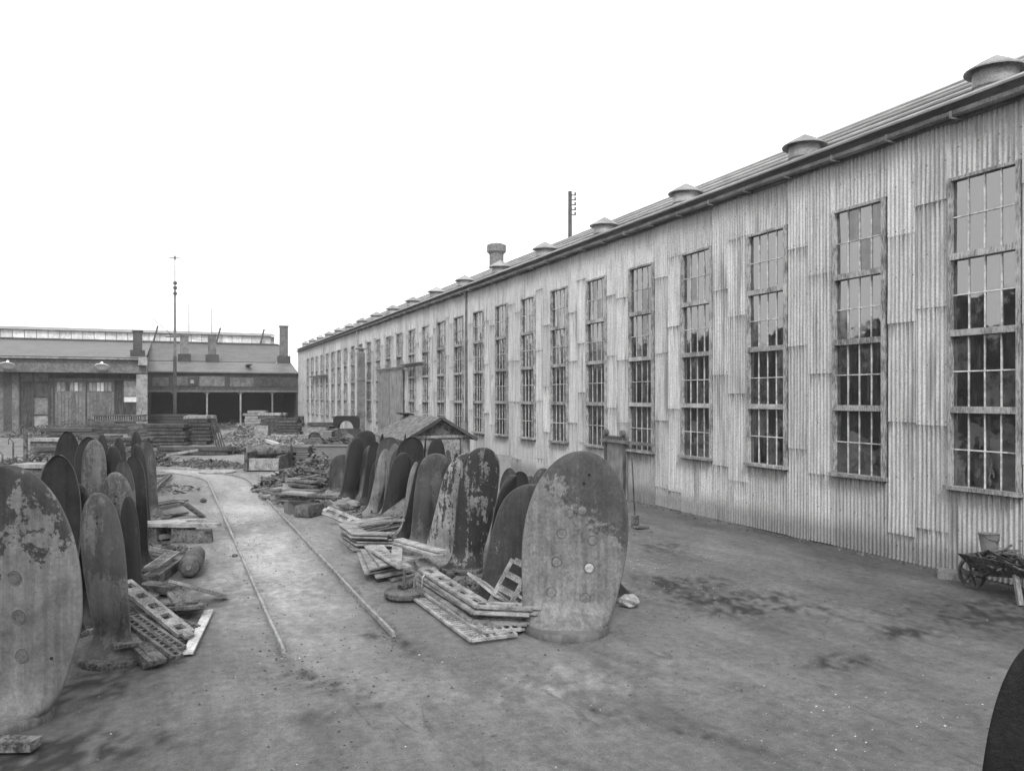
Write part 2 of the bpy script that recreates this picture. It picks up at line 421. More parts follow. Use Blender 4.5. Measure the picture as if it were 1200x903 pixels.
for n, wy in enumerate(WIN_Y):
    a, b = wy - WW / 2, wy + WW / 2
    nxt = WIN_Y[n+1] - WW / 2 if n + 1 < len(WIN_Y) else WY1
    if n == 0: column(WY0, a, EH, 0, .035)
    jobs.append((a - .04, b + .04, EH, WT + .02, .006, rnd.uniform(.85, 1.1)))
    if n == 5:      # sheeted hatch below the fifth window is darker
        jobs.append((a - .04, b + .04, WB - .05, 0, .006, .7))
    else: jobs.append((a - .04, b + .04, WB - .02, 0, .006, rnd.uniform(.8, 1.05)))
    if nxt - b < 2:
        mid = (b + nxt) / 2 + rnd.uniform(-.06, .06)
        column(b + .025, mid - .004, EH, 0, .05); column(mid + .004, nxt - .03, EH, 0, .036)
    else:
        y = b
        while y < nxt - .1: column(y, min(nxt, y + .8) + .03, EH, 0, .036 if int(y * 2) % 2 else .05); y += .8
jobs.sort(key=lambda j: j[0])
near = jobs[:296]; far = jobs[296:]
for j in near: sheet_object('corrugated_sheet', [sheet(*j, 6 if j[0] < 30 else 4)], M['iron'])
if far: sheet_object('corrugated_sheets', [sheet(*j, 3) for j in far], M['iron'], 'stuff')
# structure behind the sheets, and the far and back walls
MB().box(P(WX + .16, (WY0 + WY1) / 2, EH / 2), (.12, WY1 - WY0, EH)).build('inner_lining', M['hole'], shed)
MB().box(P(26.5, 50, 4.2), (.2, 90, 8.4)).build('back_wall', M['far'], shed)
m = MB(); m.box(P(20, WY1 + .02, 4.2), (13.0, .2, 8.4)).box(P(20, WY0 + .1, 4.2), (12.6, .2, 8.4)); m.build('end_wall', M['far'], shed)
# cover boards on the wall over some joints
# windows
def window_mesh_parts(idx, wy):
    near_ = idx < 10
    top, bot = WT, WB
    a, b = wy - WW / 2, wy + WW / 2
    X = WX - .06
    m = MB(); fw = .058
    m.box(P(X, a + fw / 2, (top + bot) / 2), (.13, fw, top - bot)); m.box(P(X, b - fw / 2, (top + bot) / 2), (.13, fw, top - bot))
    m.box(P(X + .004, wy, top - fw / 2), (.125, WW - 2 * fw, fw))
    fr = m.build('window', M['frame'], shed)
    MB().box(P(X - .035, wy, bot - .03), (.2, WW + .1, .075), jit=.004).build('sill', M['frame'], fr)
    H = (top - bot - fw) / 4
    tr = MB().box((0, 0, 0), (.12, WW - 2 * fw, .12), jit=.003).mesh('transom', M['frame'])
    ys0, ys1 = a + fw, b - fw; pw = (ys1 - ys0) / 4
    muntin = MB(); panes = []
    for s in range(4):
        z0 = bot + s * H + (.06 if s else .0); z1 = bot + (s + 1) * H - (.06 if s < 3 else 0)
        if s: link('transom', tr, fr, P(X - .012, wy, bot + s * H))
        zm = (z0 + z1) / 2
        muntin.box(P(X + .02, wy, zm), (.03, ys1 - ys0, .022))
        for k in range(1, 4):
            y = ys0 + pw * k + rnd.uniform(-.006, .006)
            muntin.box(P(X + .022, y, (z0 + z1) / 2), (.028, .022, z1 - z0))
        for r in range(2):
            for k in range(4): panes.append((ys0 + pw * (k + .5), z0 + (z1 - z0) * (r * .5 + .25), pw, (z1 - z0) / 2, s))
    muntin.build('glazing_bars', M['bar'], fr)
    return fr, panes
pm = {}
allpanes = []
for n, wy in enumerate(WIN_Y):
    fr, panes = window_mesh_parts(n, wy); allpanes.append((fr, panes))
    if n > 8:
        mb = MB()
        for y, z, pw, ph, s in panes:
            tx, tz = rnd.uniform(-.006, .006), rnd.uniform(-.006, .006)
            mb.add([P(WX - .03 + tx + tz, y - pw/2, z - ph/2), P(WX - .03 - tx + tz, y + pw/2, z - ph/2), P(WX - .03 - tx - tz, y + pw/2, z + ph/2), P(WX - .03 + tx - tz, y - pw/2, z + ph/2)], [(0, 1, 2, 3)])
        mb.build('panes', M['glass'], fr, kind='stuff')
    else:
        for y, z, pw, ph, s in panes:
            dirty = rnd.random() < (.12 if s > 1 else .3)
            key = (round(pw, 3), round(ph, 3), dirty)
            if key not in pm: pm[key] = MB().box((0, 0, 0), (.006, pw - .008, ph - .008)).mesh('pane', M['glass2'] if dirty else M['glass'])
            o = link('pane', pm[key], fr, P(WX - .03, y, z)); o.rotation_euler = (0, rnd.gauss(0, .010), rnd.gauss(0, .010))
# sliding doors
d = MB().box(P(WX - .22, 50.6, 2.5), (.08, 3.1, 5.05)).build('sliding_door', M['irondark'], shed)
MB().box(P(WX - .22, 52.17, 2.5), (.12, .09, 5.1)).build('edge_rail', M['gutter'], d)
d = MB().box(P(WX - .22, 53.8, 2.5), (.08, 3.1, 5.05)).build('sliding_door', M['irondark'], shed)
m = MB().box(P(WX - .26, 49.7, 5.12), (.2, 11.6, .1)).box(P(WX - .4, 46.3, 5.22), (.36, 4.2, .04)); m.build('door_track', M['gutter'], shed)
MB().box(P(WX - .3, 80, 5.3), (.3, 9, .12)).build('ledge', M['gutter'], shed)
# small door near the fifth window
y0, y1 = 22.3, 23.62
d = MB().box(P(WX - .16, (y0 + y1) / 2, 1.0), (.06, y1 - y0, 2.0)).build('door', M['irondark'], shed)
m = MB()
for y in (y0 + .05, y1 - .05): m.box(P(WX - .21, y, 1.0), (.05, .09, 2.0))
m.box(P(WX - .212, (y0 + y1) / 2, 1.92), (.05, y1 - y0 - .2, .12)); m.build('door_frame', M['timber'], d)
for y in (y0 + .12, y1 - .12):
    r = MB().cyl(P(WX - .3, y, 2.1), P(WX - .18, y, 2.1), .11, n=14).build('door_roller', M['gutter'], d)
    MB().box(P(WX - .24, y, 1.98), (.04, .06, .3)).build('roller_strap', M['gutter'], d)
MB().box(P(WX - .24, 22.2, 1.83), (.09, 3.2, .09)).build('roller_track', M['gutter'], shed)
# gutter, fascia, roof
gut = MB(); prof = [(-.0, .12), (-.02, 0), (-.07, -.06), (-.14, -.06), (-.19, 0), (-.205, .12), (-.19, .12), (-.16, .0), (-.06, -.03), (-.02, .12)]
v = []; ys = np.linspace(WY0, WY1, 61)
for y in ys:
    sag = rnd.uniform(-.012, .012)
    v += [P(WX - .12 + a * .8, y, EH - .0 + b * .6 + sag) for a, b in prof]
k = len(prof)
gut.add(v, [(i*k+j, i*k+(j+1) % k, (i+1)*k+(j+1) % k, (i+1)*k+j) for i in range(60) for j in range(k)])
gut.build('gutter', M['gutter'], shed)
MB().box(P(WX - .07, (WY0 + WY1) / 2, EH + .0), (.05, WY1 - WY0, .14)).build('eaves_board', M['gutter'], shed)
br = MB().box((0, 0, 0), (.26, .03, .03)).box((-.12, 0, .06), (.03, .03, .12)).mesh('gutter_bracket', M['gutter'])
y = 9.0
while y < 60: link('gutter_bracket', br, shed, P(WX - .24, y + .1, EH - .07)); y += 1.45
rf = MB(); R0X, R0Z, PITCH, RL = WX - .17, EH + .075, math.radians(26.5), 5.6
pr = []; CR = 1.25
s_ = 0.0
while s_ < RL:
    for ds, h in ((.14, 0.0), (.14, .14), (-.05, .175), (-.08, .19), (-.075, .225), (-.03, .25), (.06, .245), (.5, .10), (CR + .12, .0)):
        q = s_ + ds; pr.append((R0X + q * math.cos(PITCH) - h * math.sin(PITCH), R0Z + q * math.sin(PITCH) + h * math.cos(PITCH)))
    s_ += CR
N = len(pr) - 1
ysr = np.linspace(WY0 - .3, WY1 + .3, 21)
v = [P(x, y, z) for y in ysr for x, z in pr]; k = N + 1
rf.add(v, [(i*k+j, i*k+j+1, (i+1)*k+j+1, (i+1)*k+j) for i in range(20) for j in range(N)])
RXT, RZT = pr[-1]
rf.add([P(RXT, WY0 - .3, RZT), P(26.8, WY0 - .3, EH), P(26.8, WY1 + .3, EH), P(RXT, WY1 + .3, RZT)], [(0, 1, 2, 3)])
roof_o = rf.build('roof', M['roof'], shed, smooth=True); autosmooth(roof_o.data, 35)
# roof ventilators
vm_b = MB().lathe([(.37, -.1), (.37, .40), (.35, .42), (.35, .1)], 26).mesh('ventilator_drum', M['vent'], True)
vm_c = MB().lathe([(.36, .38), (.51, .30), (.51, .325), (.28, .47), (.0, .62)], 26).mesh('ventilator_cap', M['vent'], False)
autosmooth(vm_c, 25)
vm_r = MB().lathe([(.36, .0), (.38, .0), (.38, .04), (.36, .04)], 26).mesh('ventilator_band', M['gutter'], True)
i = 0
yv = 10.02
while yv < 93:
    vt = link('roof_ventilator', vm_b, shed, P(WX + .10, yv, EH + .33))
    link('ventilator_cap', vm_c, vt); link('ventilator_band', vm_r, vt)
    vt.rotation_euler = (rnd.uniform(-.03, .03), rnd.uniform(-.03, .03), 0)
    yv += 4.726
# downpipes
for yy, mt in ((wall_y(381), 'vent'), (wall_y(421), 'vent'), (wall_y(549), 'gutter')):
    p = MB().tube([P(WX - .2, yy, EH - .05), P(WX - .12, yy, EH - .4), P(WX - .12, yy, 0)], .07, 8).build('downpipe', M[mt], shed)
# brick chimney on the ridge
cp = P(RXT - .2, wp(589, 51.0).y, 0)
m = MB().lathe([(.46, 10.6), (.46, 12.2), (.62, 12.35), (.62, 12.75), (.4, 12.85), (.4, 12.6)], 10, (cp[0], cp[1], 0))
m.build('ridge_chimney', M['brick'], shed)
# pipe with cap in front of the doors
st = thing('stove_pipe', 'square rusty flue pipe with a flat cap rising in front of the far windows', 'flue pipe', (12.55, 57.6, 0))
MB().box((0, 0, 3.2), (.46, .46, 6.4)).build('pipe', M['gutter'], st)
MB().box((0, 0, 6.7), (.85, .6, .06)).box((0, 0, 6.5), (.3, .3, .3)).build('flat_cap', M['scrapl'], st)
MB().box((0, 0, 2.0), (.52, .52, .3)).box((0, 0, 4.4), (.5, .5, .12)).build('pipe_band', M['gutter'], st)

# ------------------------------------------------------------------ buildings closing the yard
def cyl_stack(parent, x, y, z0, z1, r, name='chimney_stack', mat='fard'):
    m = MB().box((x, y, (z0 + z1) / 2), (2*r, 2*r, z1 - z0)); o = m.build(name, M[mat], parent)
    MB().box((x, y, z1 + .06), (2*r + .16, 2*r + .16, .14)).build('chimney_cap', M[mat], o)
    MB().box((x, y, z0 + .25), (2*r + .5, 2*r + .5, .9)).build('chimney_base', M['fard'], o)
# open-fronted shed, x -2..13 at Y 95
os_ = thing('open_fronted_shed', 'low open-fronted shed with thin posts and a sloping roof across the yard end', 'shed', (0, 0, 0))
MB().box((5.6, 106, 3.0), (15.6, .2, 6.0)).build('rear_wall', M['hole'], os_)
for x in (-2.2, 13.35): MB().box((x, 100.5, 3.0), (.2, 10.8, 6.0)).build('side_wall', M['fard'], os_)
MB().box((5.6, 95.1, 4.98), (15.8, .16, 1.95)).build('fascia', M['fard'], os_)
for x, wd, zc, hh in ((-1, 1.6, 4.9, .9), (1.4, 2.2, 5.0, 1.0), (4.2, 2.6, 5.0, 1.1), (7.3, 2.5, 4.9, 1.0), (10.4, 2.6, 5.0, 1.1)):
    MB().box((x, 94.98, zc), (wd, .08, hh)).build('fascia_panel', M['far'] if rnd.random() < .5 else M['timber'], os_)
MB().box((2.15, 94.9, 5.0), (.9, .1, .9)).build('vent_panel', M['fard'], os_); MB().box((2.15, 94.82, 4.95), (.35, .08, .4)).build('vent_shutter', M['farl'], os_)
MB().box((5.6, 95.0, 3.9), (15.8, .3, .22)).build('beam', M['far'], os_)
post = MB().box((0, 0, 1.9), (.17, .17, 3.8)).bar((.05, 0, 3.55), (.3, 0, 3.8), .06, .06).bar((-.05, 0, 3.55), (-.3, 0, 3.8), .06, .06).mesh('post', M['farl'])
for px in (204, 242, 282, 321): p = wp(px, 90.3); link('post', post, os_, (p.x, 95.1, 0))
m = MB(); m.add([(-2.4, 94.6, 6.02), (13.4, 94.6, 6.02), (13.4, 100.6, 7.35), (-2.4, 100.6, 7.35), (-2.4, 94.6, 5.9), (13.4, 94.6, 5.9), (13.4, 100.6, 7.2), (-2.4, 100.6, 7.2)],
   [(0,1,2,3), (7,6,5,4), (0,4,5,1), (1,5,6,2), (3,7,4,0)]); lr = m.build('lean_to_roof', M['farroof'], os_)
MB().box((8.2, 98, 6.9), (.5, 5.5, .1)).build('roof_walkway', M['timber'], os_)
m = MB(); m.add([(-2.4, 100.6, 7.4), (13.4, 100.6, 7.4), (13.4, 112, 10.1), (-2.4, 112, 10.1)], [(0,1,2,3)]); m.build('main_roof', M['farroof'], os_)
for px, topy in ((216, 394), (248.5, 393), (332.5, 383)):
    p = wp(px, 95); z = 101 / (CT - (px - 600) / F * ST)
    p = wp(px, z); cyl_stack(os_, p.x, 101, 7.5, HC + (465 - topy) / F * z, .45, mat='far')
for x, hh in ((6.2, 14.5), (9.0, 13.0)): MB().cyl((x - 4, 114, 9), (x - 4, 114, hh + 2), .07, .04, 6).build('flagstaff', M['far'], os_)
# left workshop with the big doors
lw = thing('gabled_workshop', 'grey workshop with two tall plank doors under a deep plain fascia', 'workshop', (0, 90, 0))
LX0 = -45; RX1 = -2.25
MB().box(((LX0 + RX1) / 2, .3, 2.85), (RX1 - LX0, .2, 5.7)).build('front_wall', M['far'], lw)
MB().box(((LX0 + RX1) / 2, -.6, 6.25), (RX1 - LX0, 1.6, 1.25)).build('fascia', M['far'], lw)
MB().box(((LX0 + RX1) / 2, -.85, 7.0), (RX1 - LX0 - .2, 2.0, .14)).build('fascia_flashing', M['farl'], lw)
MB().box(((LX0 + RX1) / 2, -.3, 5.6), (RX1 - LX0, .9, .12)).build('lintel', M['fard'], lw)
m = MB(); m.add([(LX0, -1.4, 7.15), (RX1, -1.4, 7.15), (RX1, 22, 10.1), (LX0, 22, 10.1)], [(0,1,2,3)]); m.build('roof', M['farroof'], lw)
MB().box((RX1 - .1, 11, 3.8), (.2, 21.6, 7.3)).build('side_wall', M['far'], lw)
def fx(px): u = (px - 600) / F; z = 90 / (CT - u * ST); return z * (ST + u * CT)
def fz(py, px=100): u = (px - 600) / F; z = 90 / (CT - u * ST); return HC + (465 - py) / F * z
def panel(name, x0, x1, y0, y1, mat, dep, parent, prot=.0):
    X0, X1, Z0, Z1 = fx(x0), fx(x1), fz(y1), fz(y0)
    return MB().box(((X0 + X1) / 2, .2 - dep, (Z0 + Z1) / 2), (X1 - X0, .1, Z1 - Z0)).build(name, M[mat], parent)
for x0, x1 in ((64, 100.5), (102, 134)):
    dd = panel('door_leaf', x0, x1, 447, 504, 'far', .12, lw)
    n = 9
    for i in range(n):
        a = x0 + (x1 - x0) * i / n + .4; b = x0 + (x1 - x0) * (i + 1) / n - .4
        panel('door_board', a, b, 460, 504, 'far', .17, dd)
    for i in range(6):
        a = x0 + (x1 - x0) * (.08 + .14 * i); panel('pane', a, a + (x1 - x0) * .11, 448, 458, 'fard' if i == 2 and x0 == 64 else 'skylight' if rnd.random() < .35 else 'farl', .18, dd)
for x0, x1, y0, y1, mt in ((4, 14, 440, 505, 'fard'), (14, 22, 440, 505, 'far'), (24, 38, 447, 505, 'timber'), (40, 56, 447, 465, 'timber'), (40, 56, 466, 485, 'far'), (40, 56, 487, 504, 'farl'),
                          (135, 143, 446, 504, 'timber'), (145, 160, 446, 464, 'farl'), (145, 160, 465, 471, 'skylight'), (145, 160, 472, 500, 'timber')):
    panel('wall_panel', x0, x1, y0, y1, mt, .12, lw)
for x in (23, 39, 57.5, 62.5, 134.8, 144): panel('wall_post', x - .8, x + .8, 437, 505, 'fard', .22, lw)
panel('header_panel', 58, 160, 437, 443, 'timber', .12, lw)
cyl_stack(lw, fx(161), 0.8, 7.3, fz(388, 161), .42)
pp = MB().box((fx(167), -1.6, 2.75), (1.0, .8, 5.5)).build('white_pillar', M['farl'], lw)
MB().box((fx(168), -1.7, 6.8), (.8, .8, .8)).build('pillar_lamp_box', M['farl'], lw)
lm = MB().lathe([(.08, .35), (.1, .15), (.45, -.05), (.46, -.1), (.3, -.02), (.0, .0)], 14).mesh('yard_lamp', M['enamel'], True)
for px, lab in ((13, 'white enamel dish lamp on the workshop fascia, nearer the left edge'), (121, 'white enamel dish lamp on the workshop fascia above the right door leaf')):
    o = link('yard_lamp', lm, None, (fx(px), 88.1, 6.25), label=lab, category='lamp', group='dish lamps on the workshop fascia')
    o.rotation_euler = (-.5, 0, 0); o.scale = (1.5, 1.5, 1.3)
# long monitor-roofed building behind both
mb_ = thing('monitor_roofed_hall', 'long distant hall with a pale glazed monitor along its ridge', 'hall', (0, 112.2, 0))
MB().box((-16, 4.2, 5.0), (58, 8, 10.1)).build('hall_wall', M['far'], mb_)
MB().box((-16, 1.6, 10.15), (59, 3.4, .14)).build('monitor_ledge', M['fard'], mb_)
MB().box((-16, 4, 10.1), (58.6, 8.4, .5)).build('monitor_base', M['fard'], mb_)
n = 46
gp = MB().box((0, 0, 0), (1.18, .08, 1.0)).mesh('monitor_pane', M['skylight'])
for i in range(n): link('monitor_pane', gp, mb_, (-44.4 + i * 1.25, .9, 10.86))
MB().box((-16, 1.2, 10.85), (57.8, .3, 1.05)).build('monitor_frame', M['farl'], mb_)
m = MB(); m.add([(-45, .4, 11.4), (13, .4, 11.4), (13, 4, 12.0), (-45, 4, 12.0), (-45, 8, 11.4), (13, 8, 11.4)], [(0,1,2,3), (3,2,5,4)]); m.build('monitor_roof', M['farl'], mb_)
for x in (-40, -22.0, -2, 5.5, 11): MB().cyl((x, .3, 10.3), (x + .5, .3, 12.3), .12, .12, 6).build('monitor_strut', M['fard'], mb_)

# lattice mast and telegraph pole
p = wp(205, 86)
ms = thing('mast', 'tall slender pole with a small crosspiece standing before the open shed', 'mast', (p.x, p.y, 0))
MB().cyl((0, 0, 0), (0, 0, 7.6), .2, .17, 8).build('lower_pole', M['fard'], ms)
MB().cyl((0, 0, 7.5), (0, 0, 14.8), .15, .1, 8).build('upper_pole', M['far'], ms)
MB().cyl((0, 0, 14.6), (0, 0, 18.6), .06, .04, 6).build('topmast', M['farl'], ms)
m = MB()
for q in (14.2, 14.8, 15.3): m.lathe([(0, 0), (.2, .12), (.2, .34), (0, .46)], 8, (0.02, 0, q - .2))
m.build('block', M['fard'], ms)
MB().cyl((-.6, 0, 18.0), (.55, 0, 18.0), .045).box((0, 0, 18.0), (.2, .2, .35)).build('crosspiece', M['far'], ms)
MB().cyl((-.9, 0, 9.6), (.9, 0, 9.75), .06).build('yard_arm', M['fard'], ms)
MB().cyl((0, 0, 9.6), (-2.2, 1, 11.6), .03, n=5).cyl((0, 0, 9.6), (8.5, 30, 11), .02, n=5).build('stay_wire', M['fard'], ms)
p = wp(668, 70)
tp = thing('telegraph_pole', 'dark telegraph pole with insulator pegs rising behind the shed roof', 'pole', (p.x, p.y, 0))
MB().cyl((0, 0, 0), (0, 0, 21.0), .22, .17, 8).build('pole', M['fard'], tp)
for i in range(5):
    a = MB().cyl((0, 0, 20.7 - i * .42), (.55, 0, 20.7 - i * .42), .05, n=6).build('peg', M['fard'], tp)
    MB().cyl((.5, 0, 20.68 - i * .42), (.5, 0, 20.95 - i * .42), .08, n=6).build('insulator', M['fard'], a)
# wooded bank across the yard, out of frame to the left; the window panes mirror it
m = MB(); v = []; N = 260
for i in range(N + 1):
    y = -40 + 150 * i / N
    h = 9.8 + .9 * mn.noise((y * .12, 0, 3)) + .5 * mn.noise((y * .45, 0, 8)) + .35 * mn.noise((y * 1.6, 2, 1)) + rnd.uniform(-.08, .08)
    v += [(-27, y, -.1), (-29, y, h * .6), (-31, y, h), (-36, y, h - .6), (-42, y, -.1)]
m.add(v, [(i*5+j, (i+1)*5+j, (i+1)*5+j+1, i*5+j+1) for i in range(N) for j in range(4)])
m.build('wooded_bank', M['leaf'], kind='structure')

# ------------------------------------------------------------------ tramway rails
def rail(label, x0, ystart):
    pts = []; y = ystart
    while y < 46:
        pts.append((x0 + (track_x(y) - 2.07) * (1.0 if x0 < 2 else .95), y)); y += .6
    off = [(-.03, -.02), (-.026, .04), (-.02, .05), (.012, .052), (.02, .046), (.026, .036), (.03, -.02)]
    v = []
    for i, (x, y) in enumerate(pts):
        a = pts[max(0, i-1)]; b = pts[min(len(pts)-1, i+1)]
        t = Vector((b[0]-a[0], b[1]-a[1], 0)).normalized(); nrm = Vector((t.y, -t.x, 0))
        sink = -.004 if y > ystart + 1 else 0
        v += [(x + nrm.x * o, y + nrm.y * o, z + sink + .006 * math.sin(y * 1.3)) for o, z in off]
    k = len(off)
    f = [(i*k+j, i*k+j+1, (i+1)*k+j+1, (i+1)*k+j) for i in range(len(pts)-1) for j in range(k-1)] + [tuple(range(k))]
    MB().add(v, f).build('tramway_rail', M['rail'], label=label, category='rail', group='tramway rails')
rail('left tramway rail with its cut end nearer the camera', RX[0], 10.66)
rail('right tramway rail ending in a dark rut by the grates', RX[1], 10.82)

# ------------------------------------------------------------------ propeller blades
def smooth01(t): t = min(1, max(0, t)); return t * t * (3 - 2 * t)
def blade_mesh(H, W, th, root, yaw, twist, lean, rake, peak, p, R, n=40, k=26, curl=0.0, le=.75):
    v = []
    for i in range(n):
        s = i / (n - 1); t = 1 - (1 - s) ** 1.55
        if t < peak: w_ = root + (1 - root) * smooth01(t / peak)
        else: w_ = max(0, 1 - ((t - peak) / (1 - peak)) ** p) ** .5
        w_ = max(w_ * W / 2, .004)
        T = th * (1 - .72 * t) * (w_ / (w_ + .03)) + .006
        fl = max(0, 1 - t / .17)
        w_ = max(w_, w_ + (R * .93 - w_) * fl ** 2) if w_ < R * .93 else w_ + (R * .95 - w_) * fl ** 3
        T = T + (R * 1.65 - T) * fl ** 2.2
        a = yaw + twist * (1 - t) ** 1.15
        cx = lean * t ** le; cy = rake * t ** 1.4
        for j in range(k):
            ph = 2 * math.pi * j / k
            c, sn = math.cos(ph), math.sin(ph)
            x = w_ * (abs(c) ** .92) * (1 if c > 0 else -1)
            y = T / 2 * sn + curl * W * (c * c - .5) * (1 - fl)
            v.append((cx + x * math.cos(a) - y * math.sin(a), cy + x * math.sin(a) + y * math.cos(a), .03 + (H - .03) * t))
    f = [(i*k+j, i*k+(j+1) % k, (i+1)*k+(j+1) % k, (i+1)*k+j) for i in range(n-1) for j in range(k)]
    f += [tuple(range(k))[::-1], tuple((n-1)*k+j for j in range(k))]
    return MB().add(v, f)
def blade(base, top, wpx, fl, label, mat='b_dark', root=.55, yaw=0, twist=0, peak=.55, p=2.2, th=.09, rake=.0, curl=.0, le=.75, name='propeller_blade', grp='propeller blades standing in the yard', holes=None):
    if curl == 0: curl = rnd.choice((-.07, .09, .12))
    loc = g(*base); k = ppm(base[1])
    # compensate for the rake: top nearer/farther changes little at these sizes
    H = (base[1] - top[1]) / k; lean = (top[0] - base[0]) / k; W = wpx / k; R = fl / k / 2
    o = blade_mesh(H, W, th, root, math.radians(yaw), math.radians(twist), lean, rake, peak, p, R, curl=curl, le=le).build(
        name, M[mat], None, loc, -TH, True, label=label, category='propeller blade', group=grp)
    m = MB().lathe([(0, -.06), (R * .985, -.06), (R, -.01), (R, .035), (R * .97, .06), (R * .5, .075), (0, .08)], 32)
    fo = m.build('root_flange', M['scrap'] if mat in ('b_dark', 'b_mid', 'black') else M[mat], o); autosmooth(fo.data, 35)
    if fl > 96: fo.scale = (1.04, 1.04, 1.25); fo.data.materials[0] = M['b_mid']
    if 60 < fl < 70:
        for i in range(9):
            a = 2 * math.pi * (i + .3) / 9
            MB().cyl((R * .86 * math.cos(a), R * .86 * math.sin(a), .03), (R * .86 * math.cos(a), R * .86 * math.sin(a), .085), .035, n=8).build('bolt', M['plugd'], fo)
    if holes:
        for hx, hy, hr, mt in holes:
            lx, lz = (hx - base[0]) / k, (base[1] - hy) / k
            t = (lz - .03) / (H - .03)
            w_ = (root + (1 - root) * smooth01(t / peak)) if t < peak else max(0, 1 - ((t - peak) / (1 - peak)) ** p) ** .5
            w_ *= W / 2; T = th * (1 - .72 * t) * (w_ / (w_ + .03)) + .006
            a = math.radians(yaw + twist * (1 - t) ** 1.15)
            xx = (lx - lean * t ** le) / max(.3, math.cos(a)); c = max(-.98, min(.98, xx / w_)); sn = math.sqrt(1 - abs(c) ** 2.17)
            yy = -T / 2 * sn + curl * W * (c * c - .5)
            px_ = lean * t ** le + xx * math.cos(a) - yy * math.sin(a); py_ = rake * t ** 1.4 + xx * math.sin(a) + yy * math.cos(a)
            r = hr / k; nv = Vector((math.sin(a), -math.cos(a), 0))
            nv = (nv + Vector((math.cos(a), math.sin(a), 0)) * (T / w_ * .8 * c)).normalized()
            q = Vector((px_, py_, lz))
            if mt == 'hole': MB().cyl(q - nv * .02, q + nv * .004, r, r, 10).build('bolt_hole', M['hole'], o)
            else:
                MB().cyl(q - nv * .03, q + nv * .007, r * .82, r * .8, 18).build('plug', M[mt], o)
                ring = MB(); 
                pr_ = [(r * .9, -.01), (r * .92, .004), (r, .006), (r * 1.04, -.01)]
                v = []; qq = nv.to_track_quat('Z', 'Y').to_matrix()
                for i in range(20):
                    tt = 2 * math.pi * i / 20
                    for rr, zz in pr_: v.append(q + qq @ Vector((rr * math.cos(tt), rr * math.sin(tt), zz)))
                ring.add(v, [(i*4+j, ((i+1) % 20)*4+j, ((i+1) % 20)*4+j+1, i*4+j+1) for i in range(20) for j in range(3)]).build('plug_ring', M['plugd'], o, smooth=True)
    return o
# right row, front to back
blade((663, 737), (682, 528), 124, 97, 'broad oval blade with pale lower face and round plugs, front of the right row', 'b_big', root=.86, peak=.47, p=2.3, th=.13, curl=.03,
      holes=[(682, 597, 6, 'plug'), (658, 624, 6, 'plug'), (694, 632, 6, 'plug'), (652, 657, 6, 'plug'), (690, 664, 6.5, 'stone'), (646, 692, 6, 'plug'), (685, 699, 6.5, 'plug'), (690, 556, 1.8, 'hole'), (684, 566, 1.8, 'hole')])
blade((719, 700), (708, 548), 44, 54, 'dark blade seen edge-on peeping out behind the broad pale blade', 'b_dark', root=.5, yaw=60, twist=-20, th=.1)
blade((582, 706), (624, 567), 66, 66, 'tall grey blade with pale flaking spots leaning right beside the broad pale blade', 'b_spots', root=.85, twist=18, peak=.6, p=3.6, th=.1, le=.8)
blade((570, 694), (602, 556), 44, 46, 'slim dark blade edge showing behind the spotted grey blade', 'b_dark', root=.6, yaw=50, twist=10, peak=.65)
blade((622, 655), (620, 557), 32, 34, 'small round-topped grey blade behind the spotted blade', 'b_mid', peak=.6)
blade((640, 645), (636, 548), 32, 34, 'small dark round-topped blade, rearmost beside the broad pale blade', 'b_mid', peak=.6)
blade((541, 668), (566, 524), 47, 52, 'round-topped blade scabbed all over with white and black scale', 'b_patch', root=.75, twist=12, peak=.6, p=4.2, th=.1, le=.6, holes=[(572, 545, 1.6, 'hole')])
blade((514, 658), (549, 530), 46, 54, 'pale streaked blade half hidden behind the scale-covered blade', 'b_patch2', root=.95, twist=20, peak=.6, p=3.4, th=.1, le=.8)
blade((488, 645), (511, 531), 36, 44, 'plain grey blade with a shadowed left edge beside the streaked blade', 'b_mid', root=.66, twist=34, peak=.7, p=4.2)
blade((500, 642), (503, 541), 26, 34, 'second plain grey blade nested against its twin', 'b_mid', root=.6, twist=20, peak=.7, p=4.2)
blade((473, 626), (488, 541), 15, 34, 'thin pale blade seen nearly edge-on between two dark ones', 'b_pale', root=1.1, yaw=25, twist=35, peak=.6, th=.1)
blade((457, 616), (483, 512), 34, 44, 'tall dark blade widening upward just behind the pale thin blade', 'b_dark', root=.8, twist=30, peak=.6, p=4.2, le=.5)
blade((505, 626), (512, 513), 22, 26, 'dark blade tip standing before the left half of the hut', 'b_dark', peak=.6, p=4.2)
blade((488, 618), (499, 512), 8, 24, 'black blade edge rising left of the hut gable', 'b_dark', yaw=75, th=.07)
blade((519, 622), (525, 527), 13, 20, 'narrow grey blade in front of the hut door', 'b_mid', peak=.6)
blade((527, 620), (535, 530), 9, 20, 'very narrow dark blade in front of the hut gable', 'b_dark', peak=.6)
blade((443, 600), (457, 512), 26, 30, 'mid-grey blade with a bright right edge, middle of the right row', 'b_mid', root=.6, twist=30, peak=.7, p=4.2)
blade((433, 600), (448, 536), 20, 26, 'low black blade in front of the middle grey blade', 'b_dark', root=.6, twist=20, peak=.7, p=3.4)
blade((452, 604), (463, 519), 15, 24, 'slim lighter blade beside the middle grey blade', 'b_pale', root=.8, yaw=20, twist=20, peak=.7)
blade((462, 604), (475, 508), 8, 24, 'black blade edge standing left of the hut eave', 'b_dark', yaw=72, th=.07, twist=15)
blade((438, 594), (448, 508), 10, 20, 'dark narrow blade edge behind the middle grey blade', 'b_dark', yaw=60, th=.07)
blade((417, 584), (429, 504), 26, 30, 'tall round-topped dark blade near the far end of the right row', 'b_dark', root=.6, twist=20, peak=.7, p=4.2)
